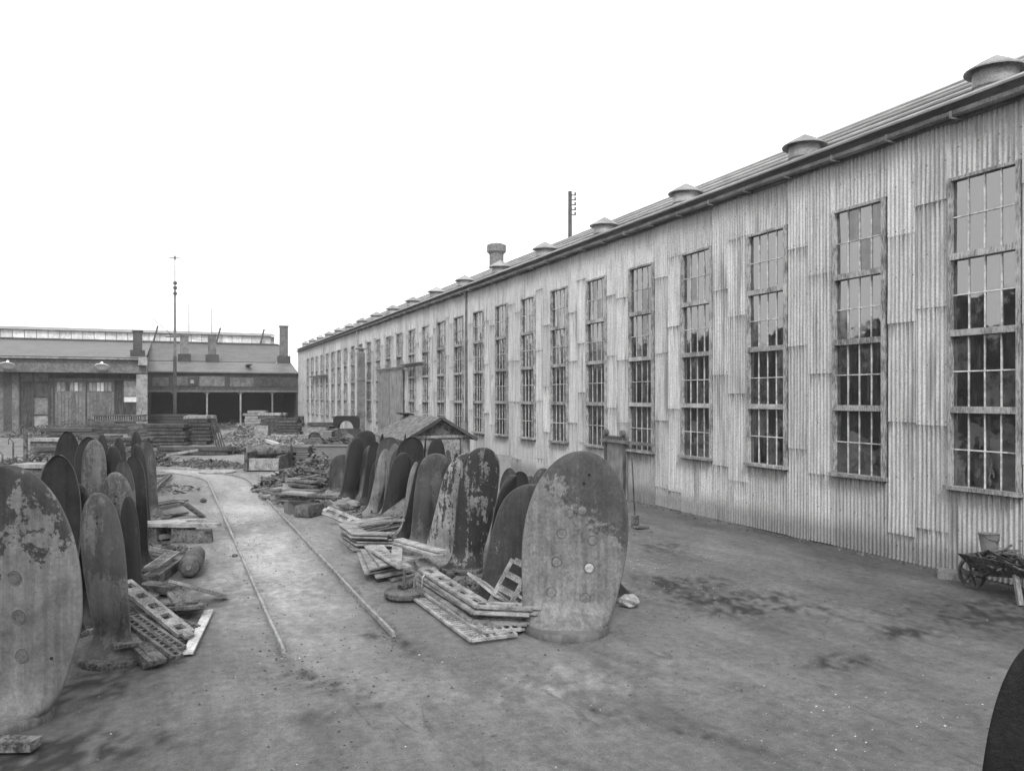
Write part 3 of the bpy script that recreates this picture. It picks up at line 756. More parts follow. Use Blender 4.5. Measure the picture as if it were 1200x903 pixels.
blade((424, 586), (433, 522), 15, 22, 'narrow grey blade leaning on the tall far-end blade', 'b_mid', root=.7, twist=20, peak=.7)
blade((408, 582), (413, 517), 14, 24, 'grey blade left of the tall far-end blade', 'b_mid', root=.7, peak=.7)
blade((397, 580), (401, 532), 28, 28, 'short broad grey blade ending the right row', 'b_mid', root=.8, peak=.5, p=3.4)
blade((592, 608), (597, 548), 22, 24, 'low grey blade between the scabbed blade and the spotted blade', 'b_mid', root=.8, yaw=20, peak=.6)
for bx, by, tx, ty, w_, mt, lab in ((466, 634, 497, 536, 16, 'b_dark', 'black blade hidden behind the plain grey pair'),
        (446, 620, 473, 530, 24, 'b_dark', 'dark blade sweeping left at the foot, in the thick of the right row'),
        (450, 610, 468, 524, 18, 'b_mid', 'grey blade squeezed between the middle blades of the right row'),
        (520, 650, 541, 540, 20, 'b_dark', 'dark blade edge between the plain grey pair and the streaked blade'),
        (532, 640, 549, 532, 18, 'b_mid', 'slim grey blade rising right behind the streaked blade'),
        (588, 660, 610, 552, 26, 'b_dark', 'dark blade standing behind the spotted grey blade'),
        (425, 594, 440, 517, 16, 'b_dark', 'black blade second from the tall far-end blade'),
        (402, 588, 419, 512, 18, 'b_dark', 'dark blade directly left of the tall far-end blade'),
        (430, 604, 452, 526, 14, 'b_pale', 'thin light blade catching the sky in the middle of the right row')):
    blade((bx, by), (tx, ty), w_, w_ + 12, lab, mt, root=.85, twist=rnd.uniform(15, 35), peak=.6, p=4, le=.55)
# left row, front to back
blade((6, 842), (4, 544), 190, 98, 'huge oval blade with dark disc plugs cut by the left edge of the photo', 'b_left', root=.7, peak=.43, p=2.25, th=.15, curl=.02, yaw=-4,
      holes=[(23, 675, 9, 'plugd'), (29, 720, 9, 'plugd'), (33, 765, 8.5, 'plugd'), (66, 768, 2, 'hole')])
blade((138, 770), (113, 577), 58, 84, 'smooth dark grey blade with two small bolt holes, second from the left edge', 'b_mid', root=.95, twist=-24, peak=.4, p=3.2, th=.09, le=.55,
      holes=[(117, 605, 1.6, 'hole'), (117, 612, 1.6, 'hole')])
blade((74, 742), (70, 533), 62, 66, 'broad black blade between the huge oval one and the smooth grey one', 'b_dark', root=.6, peak=.6, p=2.4, yaw=-8, twist=-20)
blade((160, 702), (134, 553), 40, 50, 'light grey blade with a rounded top behind the smooth dark grey blade', 'b_mid', root=.6, twist=-25, peak=.6, p=3.2, le=.55, holes=[(138, 581, 1.5, 'hole'), (137, 589, 1.5, 'hole')])
blade((108, 690), (110, 515), 30, 40, 'tall slim grey blade standing above the broad black blade', 'b_mid', root=.6, peak=.7, p=3.4)
blade((100, 672), (105, 512), 34, 40, 'dark blade forming a rim behind the tall slim grey blade', 'b_dark', root=.6, peak=.7, p=3.4)
blade((80, 640), (80, 505), 36, 40, 'broad dull blade in the back of the left row against the slab', 'b_dark', root=.6, peak=.6, p=2.2)
blade((128, 652), (119, 508), 16, 30, 'narrow dark blade peeping over the left row, left of its twin', 'b_dark', peak=.7)
blade((156, 680), (144, 539), 24, 36, 'grey blade just right of the light grey blade', 'b_mid', yaw=10, twist=-25, peak=.7)
blade((172, 668), (156, 534), 24, 36, 'dark blade with a thin rim in the middle of the left row', 'b_dark', yaw=10, twist=-25, peak=.7, p=3.2)
blade((176, 628), (160, 520), 18, 34, 'dark narrow blade close behind the last tall left blade', 'b_dark', twist=-30, peak=.7)
blade((184, 607), (171, 516), 19, 34, 'slender blade with flared foot, rearmost at the track side of the left row', 'b_mid', root=.7, twist=-25, peak=.7, p=3.2)
blade((166, 596), (159, 505), 14, 24, 'small dark blade at the far end of the left row', 'b_dark', peak=.7)
blade((143, 590), (139, 512), 16, 22, 'hindmost blade of the left row, beside the roller bed', 'b_dark', peak=.6)
blade((92, 738), (88, 566), 50, 56, 'black blade filling the gap between the huge oval one and the smooth grey one', 'b_dark', root=.8, peak=.55, p=2.6)
blade((158, 718), (150, 580), 24, 40, 'dull dark blade glimpsed right of the smooth dark grey blade', 'b_dark', root=.9, peak=.5, p=2.8, le=.5)
blade((120, 668), (132, 522), 26, 40, 'dark blade filling the middle of the left row behind the light grey one', 'b_dark', root=.8, peak=.6, p=3)
blade((60, 660), (58, 540), 34, 40, 'dull broad blade low at the back of the left row', 'b_mid', root=.8, peak=.5, p=2.4)
# the dark blade cut off by the lower right corner
bk = wp(1224, 2.55)
R = .34
o = blade_mesh(2.50, .44, .12, .85, 0, 0, 0, 0, .55, 3.4, R).build('propeller_blade', M['black'], None, bk, -TH, True,
    label='black round-topped blade cut by the lower right corner', category='propeller blade', group='propeller blades standing in the yard')
MB().lathe([(0, -.03), (R, -.03), (R, .1), (0, .12)], 24).build('root_flange', M['black'], o)

# ------------------------------------------------------------------ furnace grates and stacks
def offset_path(pts, off):
    r = []
    for i, p in enumerate(pts):
        a = pts[i] - pts[i-1] if i else pts[1] - pts[0]
        b = pts[i+1] - pts[i] if i < len(pts)-1 else a
        if not i: a = b
        na = Vector((-a.y, a.x, 0)).normalized(); nb = Vector((-b.y, b.x, 0)).normalized()
        n = (na + nb).normalized(); c = max(.5, n.dot(na)); r.append(p + n * (off / c))
    return r
def grate_mesh(pts, width, t=.035, bw=.05, pitch=.11, rw=.03, solid=False):
    pts = [Vector((p[0], p[1], 0)) for p in pts]
    m = MB()
    if solid:
        L, Rr = offset_path(pts, width / 2), offset_path(pts, -width / 2); k = len(pts); v = []
        for a, b in zip(L, Rr): v += [a + Vector((0,0,t/2)), b + Vector((0,0,t/2)), a - Vector((0,0,t/2)), b - Vector((0,0,t/2))]
        f = []
        for i in range(k-1):
            o = i*4; f += [(o, o+1, o+5, o+4), (o+2, o+6, o+7, o+3), (o, o+4, o+6, o+2), (o+1, o+3, o+7, o+5)]
        f += [(0, 2, 3, 1), (4*k-4, 4*k-3, 4*k-1, 4*k-2)]
        return m.add(v, f)
    for off in (width/2 - bw/2, -width/2 + bw/2):
        q = offset_path(pts, off)
        for a, b in zip(q, q[1:]): m.bar(a, b, bw, t)
    for a, b in zip(pts, pts[1:]):
        d_ = b - a; L = d_.length; n = max(1, int(L / pitch)); nn = Vector((-d_.y, d_.x, 0)).normalized() * (width/2 - bw)
        for i in range(n + 1):
            c = a + d_ * (i / n); m.bar(c + nn, c - nn, rw, t * .85)
    return m
ORD = ['lowest', 'second-lowest', 'third-lowest', 'fourth-lowest', 'fifth-lowest', 'sixth-lowest', 'seventh-lowest', 'eighth-lowest', 'ninth-lowest']
def nth(i, n): return 'topmost' if i == n - 1 and n > 1 else ORD[min(i, 8)]
def grates(name, label, group, path_px, width, n, mat, z0=.03, dz=.055, jit=.03, rot=.04, cat='furnace grate', tilt=(0, 0), labels=None, **kw):
    W = [g(*p) for p in path_px]; o0 = W[0]; pts = [q - o0 for q in W]
    me = grate_mesh(pts, width, **kw).mesh(name, M[mat])
    for i in range(n):
        o = link(name, me, None, (o0.x + rnd.uniform(-jit, jit), o0.y + rnd.uniform(-jit, jit), z0 + dz * i), rnd.uniform(-rot, rot),
                 label=(nth(i, n) + ' ' + label if n > 1 else label), category=cat, group=group)
        o.rotation_euler.x = tilt[0] + rnd.uniform(-.008, .008); o.rotation_euler.y = tilt[1] + rnd.uniform(-.008, .008)
A = 'cast iron grates on the ground'
# right side, by the row of blades
grates('bent_grate', 'bent iron plate in the neat chevron pile nearest the track', 'chevron plates in the pile by the track', [(466, 622), (408, 634), (424, 645), (462, 646)], .34, 9, 'grate', .03, .045, .05, .03, solid=True, t=.028)
grates('furnace_grate', 'slotted grate lying across the top of the chevron pile', None, [(420, 641), (470, 634)], .3, 1, 'grate', .48, pitch=.09)
grates('bent_grate', 'flat iron plate in the untidy pile between the chevron pile and the iron disc', 'plates in the untidy pile', [(436, 656), (462, 676), (486, 670)], .38, 5, 'grate', .03, .06, .1, .16, solid=True, t=.03)
grates('furnace_grate', 'long slotted plate sloping over the untidy pile', None, [(440, 664), (474, 688)], .28, 1, 'grate', .34, tilt=(0, .05), pitch=.2, rw=.1, bw=.09)
grates('flat_bar', 'pale flat bar on top of the untidy pile', 'pale flat bars on the untidy pile', [(466, 660), (490, 680)], .2, 3, 'grate', .36, .05, .15, .3, solid=True, t=.035, cat='flat bar')
grates('ladder_grate', 'narrow ladder grate rising behind the untidy pile', None, [(492, 668), (520, 694)], .3, 1, 'grate', .2, tilt=(.1, -.05), pitch=.09)
grates('ladder_grate', 'ladder grate at the bottom of the long chevron pile, nearest the track', None, [(492, 702), (562, 750), (606, 744)], .26, 1, 'grate', .03, pitch=.1, rw=.035)
grates('ladder_grate', 'ladder grate lying in the middle below the long chevron pile', None, [(506, 700), (574, 744), (612, 741)], .28, 1, 'grate', .08, pitch=.1, rw=.035)
grates('bent_grate', 'long bent grate in the stepped chevron pile left of the broad pale blade', 'long bent grates in the stepped pile', [(493, 690), (556, 735), (616, 738)], .27, 4, 'grate', .12, .075, .07, .02, pitch=.5, rw=.22, bw=.085, t=.04)
grates('ladder_grate', 'toothed ladder grate against the scale-covered blade foot', None, [(556, 706), (590, 726)], .3, 1, 'grate', .42, tilt=(.1, .5), pitch=.09)
grates('flat_bar', 'small pale plate with a hole under the end of the stepped pile', None, [(575, 745), (606, 738)], .3, 1, 'grate', .05, pitch=.25, rw=.1, bw=.08, cat='flat bar')
grates('wood_strip', 'short pale strip lying on the earth below the iron disc', None, [(470, 703), (495, 695)], .09, 1, 'white', .03, solid=True, t=.02, cat='wooden strip')
def gz(px, py, z): return wp(px, z, HC - (py - HOR) * z / F)
def leaning(name, label, base, wpx, hpx, yaw, roll, mat, w, h, pitch=.2, rw=.07, bw=.07, back=.5, solid=False, cat='furnace grate', h0=0.02):
    me = grate_mesh([(0, 0), (0, h)], w, pitch=pitch, rw=rw, bw=bw, solid=solid).mesh(name, M[mat])
    o = link(name, me, None, g(*base) + Vector((0, 0, h0)), label=label, category=cat)
    o.rotation_mode = 'QUATERNION'
    o.rotation_quaternion = (Matrix.Rotation(-TH + yaw, 3, 'Z') @ Matrix.Rotation(math.pi/2 - back, 3, 'X') @ Matrix.Rotation(roll, 3, 'Z')).to_quaternion()
    return o
leaning('furnace_grate', 'perforated grate propped upright against the spotted grey blade', (576, 726), 0, 0, 0, -.5, 'grate', .34, .9, .2, .09, .06, .12)
leaning('furnace_grate', 'short toothed grate propped beside the perforated upright grate', (592, 728), 0, 0, 0, -.6, 'grate', .17, .5, .1, .04, .04, .12)
leaning('iron_plate', 'oblong dark plate leaning on a dark blade left of the thin pale blade', (428, 628), 0, 0, .1, -.85, 'grate2', .36, 1.35, solid=True, back=.7, cat='iron plate')
leaning('iron_plate', 'short pale plate tipped down at the far end of the chevron pile', (424, 616), 0, 0, 0, 1.1, 'grate', .3, 1.15, .3, .1, .1, .9, cat='iron plate')
leaning('iron_plate', 'pale rectangular plate leaning on the shed wall behind the scabbed blade', (584, 590), 0, 0, 0, -.12, 'b_pale', .5, 1.5, solid=True, back=.25, cat='iron plate')
# iron disc with lifting eyes
p = g(476, 699)
dsc = thing('iron_disc', 'thick round iron disc with lifting eyes beside the long chevron pile', 'disc', p)
db = MB().lathe([(0, 0), (.33, 0), (.36, .03), (.36, .1), (.33, .12), (.1, .125), (0, .125)], 36).build('disc_body', M['grate2'], dsc); autosmooth(db.data)
MB().cyl((-.02, .05, .1), (-.02, .05, .42), .03, .025).build('upright_pin', M['scrap'], dsc)
MB().cyl((-.1, .0, .14), (.16, .12, .2), .07, .05).build('hub_stub', M['scrap'], dsc)
for q in (.12, .26):
    MB().tube([(q, -.05, .1), (q, -.05, .3), (q + .04, -.04, .34), (q + .08, -.02, .3), (q + .08, -.02, .1)], .016, 6).build('lifting_eye', M['grate'], dsc)
# lumps of castings at the blade feet
def lump(px, py, r, label, mat='scrap', cat='casting', name='iron_casting', grp=None, flat=.6):
    v = []; n = 10; mrows = 7; sd = rnd.random() * 50
    for i in range(mrows):
        a = math.pi * i / (mrows - 1)
        for j in range(n):
            t = 2 * math.pi * j / n; q = Vector((math.sin(a)*math.cos(t), math.sin(a)*math.sin(t), math.cos(a)))
            rr = r * (1 + .45 * mn.noise(q * 1.6 + Vector((sd, 0, 0)))); v.append((q.x*rr, q.y*rr*.8, q.z*rr*flat + r*flat*.75))
    f = [(i*n+j, (i+1)*n+j, (i+1)*n+(j+1) % n, i*n+(j+1) % n) for i in range(mrows-1) for j in range(n)]
    return MB().add(v, f).build(name, M[mat], None, g(px, py), rnd.random()*6, False, label=label, category=cat, group=grp)
lump(737, 710, .17, 'whitish boulder at the foot of the dark edge-on blade', 'stone', 'stone', 'limewashed_stone')
for a, b in ((545, 690), (560, 684), (530, 676), (552, 700), (570, 700), (538, 684)): lump(a, b, .14, 'lump of broken casting at the foot of the scale-covered blade', 'grate2', grp='castings at the scabbed blade foot')
for a, b in ((393, 586), (404, 592), (385, 584), (376, 590), (413, 596), (398, 598)): lump(a, b, .25, 'rough casting at the far end of the right row', 'b_pale', grp='castings at the far end of the right row')
# left side
grates('bent_grate', 'bent grate in the fanned pile in front of the smooth dark grey blade', 'fanned grates by the smooth grey blade', [(128, 748), (150, 776)], .32, 1, 'grate2', .22, tilt=(0, 0), solid=True, t=.045)
def plank_px(name, a, b, w, t, z, mat, label, cat, group=None, za=None, zb=None, solid=True, **kw):
    """long flat piece from picture point a to b on the ground plane, lifted z; ends may be at different heights"""
    A_, B_ = g(*a, h=za or z), g(*b, h=zb or z)
    d_ = B_ - A_; L = d_.length
    m = grate_mesh([(0, 0), (0, L)], w, t=t, solid=solid, **kw)
    o = m.build(name, M[mat], None, A_, 0, label=label, category=cat, group=group)
    o.rotation_mode = 'QUATERNION'; o.rotation_quaternion = d_.to_track_quat('Y', 'Z')
    return o
L1_ = 'furnace bar in the fan of bars spread before the smooth dark grey blade'
GL1 = 'fan of furnace bars'
nb = 0
for a, b, za, zb in (((130, 728), (181, 776), .3, .08), ((138, 727), (188, 775), .32, .08), ((152, 728), (208, 769), .34, .1), ((158, 722), (212, 760), .3, .1), ((135, 738), (176, 779), .2, .04), ((146, 734), (194, 772), .2, .04)):
    k_ = nb; nb += 1
    plank_px('furnace_bar', a, b, .15, .055, .1, 'grate2', ('leftmost', 'second', 'third', 'broad pale', 'lower left', 'lower right')[k_] + ' ' + L1_, 'furnace bar', GL1, za, zb, k_ in (0, 1, 4), bw=.045, pitch=.1, rw=.03)
plank_px('furnace_grate', (144, 682), (218, 742), .26, .05, .3, 'grate', 'long slotted grate sloping down from the smooth dark grey blade', 'furnace grate', None, .62, .12, False, bw=.06, pitch=.3, rw=.18)
plank_px('furnace_grate', (140, 690), (210, 748), .24, .05, .3, 'grate2', 'slotted grate directly beneath the long sloping one', 'furnace grate', None, .5, .06, False, bw=.06, pitch=.3, rw=.18)
plank_px('ladder_grate', (160, 716), (215, 738), .5, .04, .05, 'grate2', 'wide ladder grate flat on the earth under the sloping grates', 'furnace grate', None, .05, .05, False, bw=.05, pitch=.12, rw=.04)
for i in range(3): plank_px('flat_bar', (190 - i*2, 712), (238, 706 + i), .3, .05, .06 + i*.06, 'grate2', ('lowest', 'middle', 'top')[i] + ' slotted plate in the low pile beside the sloping grates', 'flat bar', 'low pile of slotted plates', .06+i*.07, .06+i*.07, i < 2, bw=.08, pitch=.3, rw=.15)
plank_px('furnace_grate', (205, 682), (262, 698), .34, .05, .15, 'grate', 'pale pointed plate with broken edge tilted by the track side', 'furnace grate', None, .42, .04, False, bw=.1, pitch=.2, rw=.12)
plank_px('furnace_grate', (206, 692), (220, 716), .3, .04, .15, 'grate2', 'short plate propping up the pale pointed plate', 'furnace grate', None, .35, .1, True)
plank_px('wooden_board', (245, 715), (220, 765), .13, .03, .03, 'white', 'clean white board lying on the earth left of the rails', 'board', None, .035, .035)
# boat-like bent ladder grate
grates('ladder_grate', 'arrow-shaped ladder grate standing on edge near the iron cylinder', None, [(166, 656), (202, 662), (180, 680)], .26, 1, 'grate', .24, pitch=.13, rw=.03, bw=.035, t=.03)
grates('ladder_grate', 'dark ladder grate right underneath the arrow-shaped one', None, [(166, 660), (202, 666), (180, 684)], .28, 1, 'grate2', .08, pitch=.1, rw=.05, bw=.06, t=.16)
plank_px('iron_plate', (168, 686), (206, 690), .3, .12, .08, 'scrap', 'dark rough slab under the arrow-shaped grate', 'iron slab', None, .1, .1)
# iron cylinder lying down
A_, B_ = g(235, 643, .17), g(221, 666, .17)
cy = thing('iron_cylinder', 'smooth iron cylinder with rounded ends lying by the left rail', 'cylinder', (B_.x, B_.y, .19))
d_ = (A_ - B_); d_.z = 0; cy.rotation_euler = (0, 0, math.atan2(d_.y, d_.x) - math.pi / 2); L = min(1.35, d_.length)
pr_ = [(0, 0), (.12, .0), (.17, .03), (.19, .1), (.185, .2), (.2, .22), (.195, L * .6), (.16, L - .08), (.1, L), (0, L)]
cm = MB().lathe(pr_, 24); cm.v = [(x, z, y) for x, y, z in cm.v]; cb = cm.build('cylinder_body', M['b_mid'], cy); autosmooth(cb.data, 40)
MB().cyl((0, -.03, 0), (0, .02, 0), .045).build('end_boss', M['plug'], cy)
# forked casting on blocks
p = g(200, 634)
fk = thing('forked_casting', 'pale forked flat casting resting on timber blocks at the left of the track', 'casting', p, -TH)
outline = [(-1.05, .05), (-.55, .35), (.1, .62), (.55, .62), (.62, .5), (.3, .45), (.2, .3), (.35, .12), (.75, .02), (1.15, -.02), (1.1, -.14), (.3, -.2), (-.4, -.12), (-.95, -.06)]
m = MB(); n = len(outline); m.add([(x, y, .42) for x, y in outline] + [(x, y, .34) for x, y in outline], [tuple(range(n))[::-1], tuple(range(n, 2*n))] + [(i, (i+1) % n, (i+1) % n + n, i + n) for i in range(n)])
fb = m.build('fork_plate', M['grate'], fk)
for x, y, z in ((-.5, .1, .16), (.3, .0, .16), (.0, .3, .16), (.7, -.05, .1)): MB().box((x, y, z), (.5, .3, .32), .3*x, jit=.03).build('block', M['scrap'], fk)
plank_px('iron_slab', (168, 622), (198, 628), .4, .1, .06, 'b_pale', 'rounded pale slab beneath the forked casting', 'iron slab', None, .1, .1)
# ladder curve at the far left of track
grates('ladder_grate', 'curved dark frame lying beyond the forked casting', None, [(172, 562), (198, 560), (184, 580)], .22, 1, 'grate2', .12, pitch=.2, rw=.04, bw=.05, t=.1)
plank_px('furnace_grate', (176, 592), (212, 586), .5, .05, .1, 'grate2', 'broken plate beyond the forked casting', 'furnace grate', None, .16, .1, False, bw=.08, pitch=.2, rw=.1)
plank_px('furnace_grate', (214, 588), (236, 604), .5, .05, .2, 'b_dark', 'dark wedge grate tipped up on the ground left of the rails', 'furnace grate', None, .45, .03, False, bw=.08, pitch=.14, rw=.08)
plank_px('iron_plate', (176, 604), (214, 600), .5, .05, .1, 'grate2', 'flat rusty plate right behind the forked casting', 'iron plate', None, .1, .06)
lump(238, 588, .12, 'small round lump lying between the dark wedge grate and the rail', 'scrap')
lump(275, 652, .06, 'small iron knob touching the left rail', 'scrap')
# slab by the corner
MB().box((0, 0, .07), (.5, .2, .08), jit=.012).build('stone_slab', M['scrap'], None, g(10, 880), -TH, label='grey slab on the ground at the lower left corner', category='slab')

# ------------------------------------------------------------------ stacks, crates and scrap in the middle distance
def scrap_heap(px, py, rx, ry, h, n, label, mat='scrap', cat='scrap heap', smin=.04, smax=.22):
    if smax > .15: n = int(n * 2.2)
    smax *= .72
    m = MB()
    for i in range(n):
        a = rnd.random() * 6.283; r = math.sqrt(rnd.random()); x, y = rx*r*math.cos(a), ry*r*math.sin(a)
        z = h * max(0, (1 - r*r)) * rnd.uniform(.1, 1) + .02; s = rnd.uniform(smin, smax)
        X = Matrix.Translation((x, y, z)) @ Matrix.Rotation(rnd.random()*6, 4, 'Z') @ Matrix.Rotation(rnd.uniform(-.7, .7), 4, 'X') @ Matrix.Rotation(rnd.uniform(-.7, .7), 4, 'Y')
        m.box((0, 0, 0), (s * rnd.uniform(.8, 3.6) * (2 if rnd.random() < .2 else 1), s * rnd.uniform(.2, 1.0), s * rnd.uniform(.08, .5)), 0, X, jit=s*.1)
    return m.build('scrap_heap', M[mat], None, g(px, py), -TH, label=label, category=cat, kind='stuff')
def stack(px, py, wpx, rows, cols, th, dep, mat, label, group, name='timber_baulk', cat='timber', yaw=0.0, light_top=None, cross=False):
    loc = g(px, py); k = ppm(py); W = wpx / k; R_ = Matrix.Rotation(-TH + yaw, 3, 'Z')
    me = MB().box((0, 0, 0), (W, dep / cols * .9, th * .88), jit=.012).mesh(name, M[mat])
    me2 = MB().box((0, 0, 0), (W, dep / cols * .9, th * .88), jit=.012).mesh(name, M[light_top or mat])
    for r in range(rows):
        for c in range(cols):
            q = R_ @ Vector((rnd.uniform(-.1, .1) * W, dep * ((c + .5) / cols - .5) + rnd.uniform(-.02, .02), 0))
            st_ = link(name, me2 if r == rows - 1 and light_top else me, None, (loc.x + q.x, loc.y + q.y + dep * .5, th * (r + .5)), -TH + yaw + rnd.uniform(-.05, .05),
                 label=(nth(r, rows) + ' ' + (('front ', 'rear ')[c] if cols == 2 else ('front ', 'middle ', 'rear ')[c] if cols == 3 else '') if rows * cols > 1 else '') + label, category=cat, group=group)
            st_.scale = (rnd.uniform(.82, 1.06), rnd.uniform(.8, 1.05), rnd.uniform(.85, 1.0))
# left back
stack(141, 508, 62, 3, 2, .3, 1.2, 'timber', 'long baulk under the iron roller bed at the left', 'baulks under the roller bed')
p = g(140, 505)
rb = thing('roller_bed', 'iron bed of closely set bars stacked on baulks before the workshop doors', 'roller bed', (p.x, p.y + .3, .9), -TH)
MB().box((0, 0, .1), (4.9, .9, .16)).box((0, 0, .62), (4.9, .9, .12)).build('bed_frame', M['scrap'], rb)
bme = MB().box((0, 0, 0), (.08, .8, .4)).mesh('bed_bar', M['scrapl'])
for i in range(22): link('bed_bar', bme, rb, (-2.3 + i * .22, 0, .38))
for i in range(9): MB().cyl((-1.9 + i*.5, rnd.uniform(-.2, .2), .68), (-1.8 + i*.5, 0, 1.0 + rnd.random()*.4), .03, n=5).build('upright_rod', M['scrap'], rb)
stack(196, 522, 52, 6, 2, .24, 1.6, 'timber', 'dark baulk in the wide stack left of the crate stack', 'dark baulks left of the crate stack')
stack(196, 502, 55, 5, 2, .3, 1.6, 'fard', 'sooty beam in the stack behind the wide dark stack', 'sooty beams behind')
stack(236, 521, 31, 8, 2, .25, 1.6, 'timber', 'plank in the square stack left of the gap in the yard', 'planks of the square stack', light_top='timberl', name='plank', cat='plank')
for i in range(4):
    q = g(263 - i*3, 523); q2 = gz(253 - i*2, 489 + i*2, depth(523) - .2)
    MB().bar(q, q2, .22, .08).build('leaning_plank', M['timber'], label=('outermost', 'second', 'third', 'innermost')[i] + ' dark plank leaning on the right side of the square stack', category='plank', group='planks leaning on the square stack')
for i in range(7): 
    z = .06 + .07 * (i % 3)
    plank_px('pole', (178 + i*6, 536 - i*1.5), (232 + i*6 - (i % 2)*14, 527 - i*.6), .14, .12, z, 'timberl' if i in (0, 3) else 'timber', 'squared pole in the loose spread of poles across the yard', 'pole', 'loose poles across the yard', z, z + (.35 if i == 0 else 0))
stack(146, 530, 66, 4, 2, .22, 1.0, 'timber', 'weathered baulk lying behind the left blade row', 'baulks behind the left row')
stack(226, 533, 90, 2, 3, .22, 1.2, 'timber', 'low baulk on the ground beyond the far track curve', 'low baulks beyond the curve')
# slabs on the left
for (x, y, wpx, z, lab) in ((55, 528, 46, .55, 'light-topped casting slab propped on blocks at the left'), (38, 565, 55, .5, 'split pale timber slab behind the huge left blade')):
    p = g(x, y); k = ppm(y); t = thing('raised_slab', lab, 'slab', p, -TH)
    MB().box((0, .6, z + .1), (wpx / k, 1.3, .16), jit=.03).build('slab_top', M['timberl'], t)
    MB().box((0, .6, z/2), (wpx / k * .9, 1.0, z)).build('slab_base', M['scrap'], t)
# hooked posts
for px, py, top, lab in ((30, 556, 496, 'stout iron post with a hook top at the left edge'), (15.5, 556, 512, 'thin leaning rod left of the hooked post'), (3, 556, 528, 'short hooked rod beside the left edge')):
    p = g(px, py); k = ppm(py); h = (py - top) / k; r = .09 if px == 30 else .04
    t = thing('hooked_post', lab, 'post', p, -TH)
    MB().cyl((0, 0, 0), (0, 0, h * .85), r, r * .9, 10).build('shaft', M['scrap'], t)
    MB().tube([(0, 0, h*.82), (-.05, 0, h*.9), (-.14, 0, h*.97), (-.2, 0, h*.93), (-.2, 0, h*.8)], r * .45, 6).build('hook', M['scrap'], t)
# right back
stack(302, 500, 24, 6, 2, .3, 1.6, 'timberl', 'pale plank in the narrow stack under the open shed', 'pale planks under the open shed', name='plank', cat='plank')
stack(322, 506, 26, 6, 2, .3, 1.6, 'timber', 'plank in the stack just right of the narrow pale one', 'planks right of the narrow stack', name='plank', cat='plank', light_top='timberl')
stack(340, 509, 30, 6, 2, .25, 1.6, 'timber', 'thick plank in the bulging stack before the shed corner', 'planks before the shed corner', name='plank', cat='plank')
stack(283, 497, 18, 2, 2, .3, 1.6, 'timber', 'beam in the low stack beside the gap', 'beams beside the gap')
stack(355, 500, 16, 4, 1, .3, 1.6, 'timber', 'beam in the small stack against the shed end', 'beams against the shed end')
scrap_heap(287, 516, 2.0, 1.6, 1.3, 260, 'heap of pale broken offcuts left of the upright plates', 'scrapl')
scrap_heap(262, 503, 3, 2, .7, 200, 'low heap of rubbish in the gap of the yard', 'scrap')
for i in range(4):
    leaning('upright_plate', ('widest pale upright plate beside the offcut heap', 'second upright plate right of the widest one', 'third upright plate, dark', 'last upright plate nearest the long beams')[i], (306 + i*4, 517 - i), 0, 0, 0 if not i else 1.1, 0, 'scrapl' if not i else 'scrap', 1.0 if not i else .5, 1.15, solid=True, back=.05, cat='iron plate')
plank_px('long_beam', (312, 516), (348, 528), .2, .2, .2, 'white', 'pale beam running toward the dark crates', 'beam', None, .3, .3)
plank_px('long_beam', (313, 513), (362, 511), .2, .2, .2, 'timberl', 'pale beam lying level behind the dark crates', 'beam', None, .3, .3)
stack(340, 515, 40, 2, 3, .15, 2.5, 'timberl', 'short pale board in the spread behind the dark crates', 'short boards behind the crates', name='board', cat='board')
stack(85, 515, 60, 3, 2, .3, 1.6, 'fard', 'sooty baulk behind the back of the left blade row', 'sooty baulks behind the left row')
stack(118, 524, 44, 3, 2, .25, 1.4, 'timber', 'grey baulk between the left blade row and the roller bed', 'grey baulks below the roller bed')
stack(165, 515, 26, 4, 2, .25, 1.2, 'scrap', 'iron slab in the pile right of the roller bed', 'iron slabs right of the roller bed', name='iron_slab', cat='iron slab')
scrap_heap(180, 500, 4, 1.5, 1.5, 260, 'tangled metal heaped over the sooty beams', 'scrap', smin=.06, smax=.25)
scrap_heap(232, 545, 2.2, .9, .3, 200, 'loose chips and offcuts beyond the track curve', 'scrap', smin=.03, smax=.16)
scrap_heap(330, 520, 3.0, 2.0, .7, 260, 'scattered offcuts behind the dark crates', 'scrapl', smin=.05, smax=.2)
scrap_heap(375, 560, 1.2, 1.2, 1.0, 220, 'rusty iron heaped against the big square block', 'scrap')
scrap_heap(318, 508, 2.5, 1.0, 1.1, 200, 'dark rubbish heaped among the far plank stacks', 'scrap')
stack(70, 535, 50, 2, 2, .28, 1.2, 'fard', 'sooty baulk on the ground between the two propped slabs', 'sooty baulks between the slabs')
scrap_heap(112, 532, 2.6, 1.4, .8, 260, 'rusty scrap between the left row and the grey baulks', 'scrap')
scrap_heap(160, 541, 1.8, 1.0, .5, 200, 'scrap spilled at the far end of the left row', 'scrap')
scrap_heap(60, 512, 4, 1.6, 1.0, 240, 'dark rubbish behind the light-topped slab', 'scrap')
scrap_heap(282, 530, 1.6, 1.6, .5, 180, 'offcuts lying behind the open trough', 'scrap')
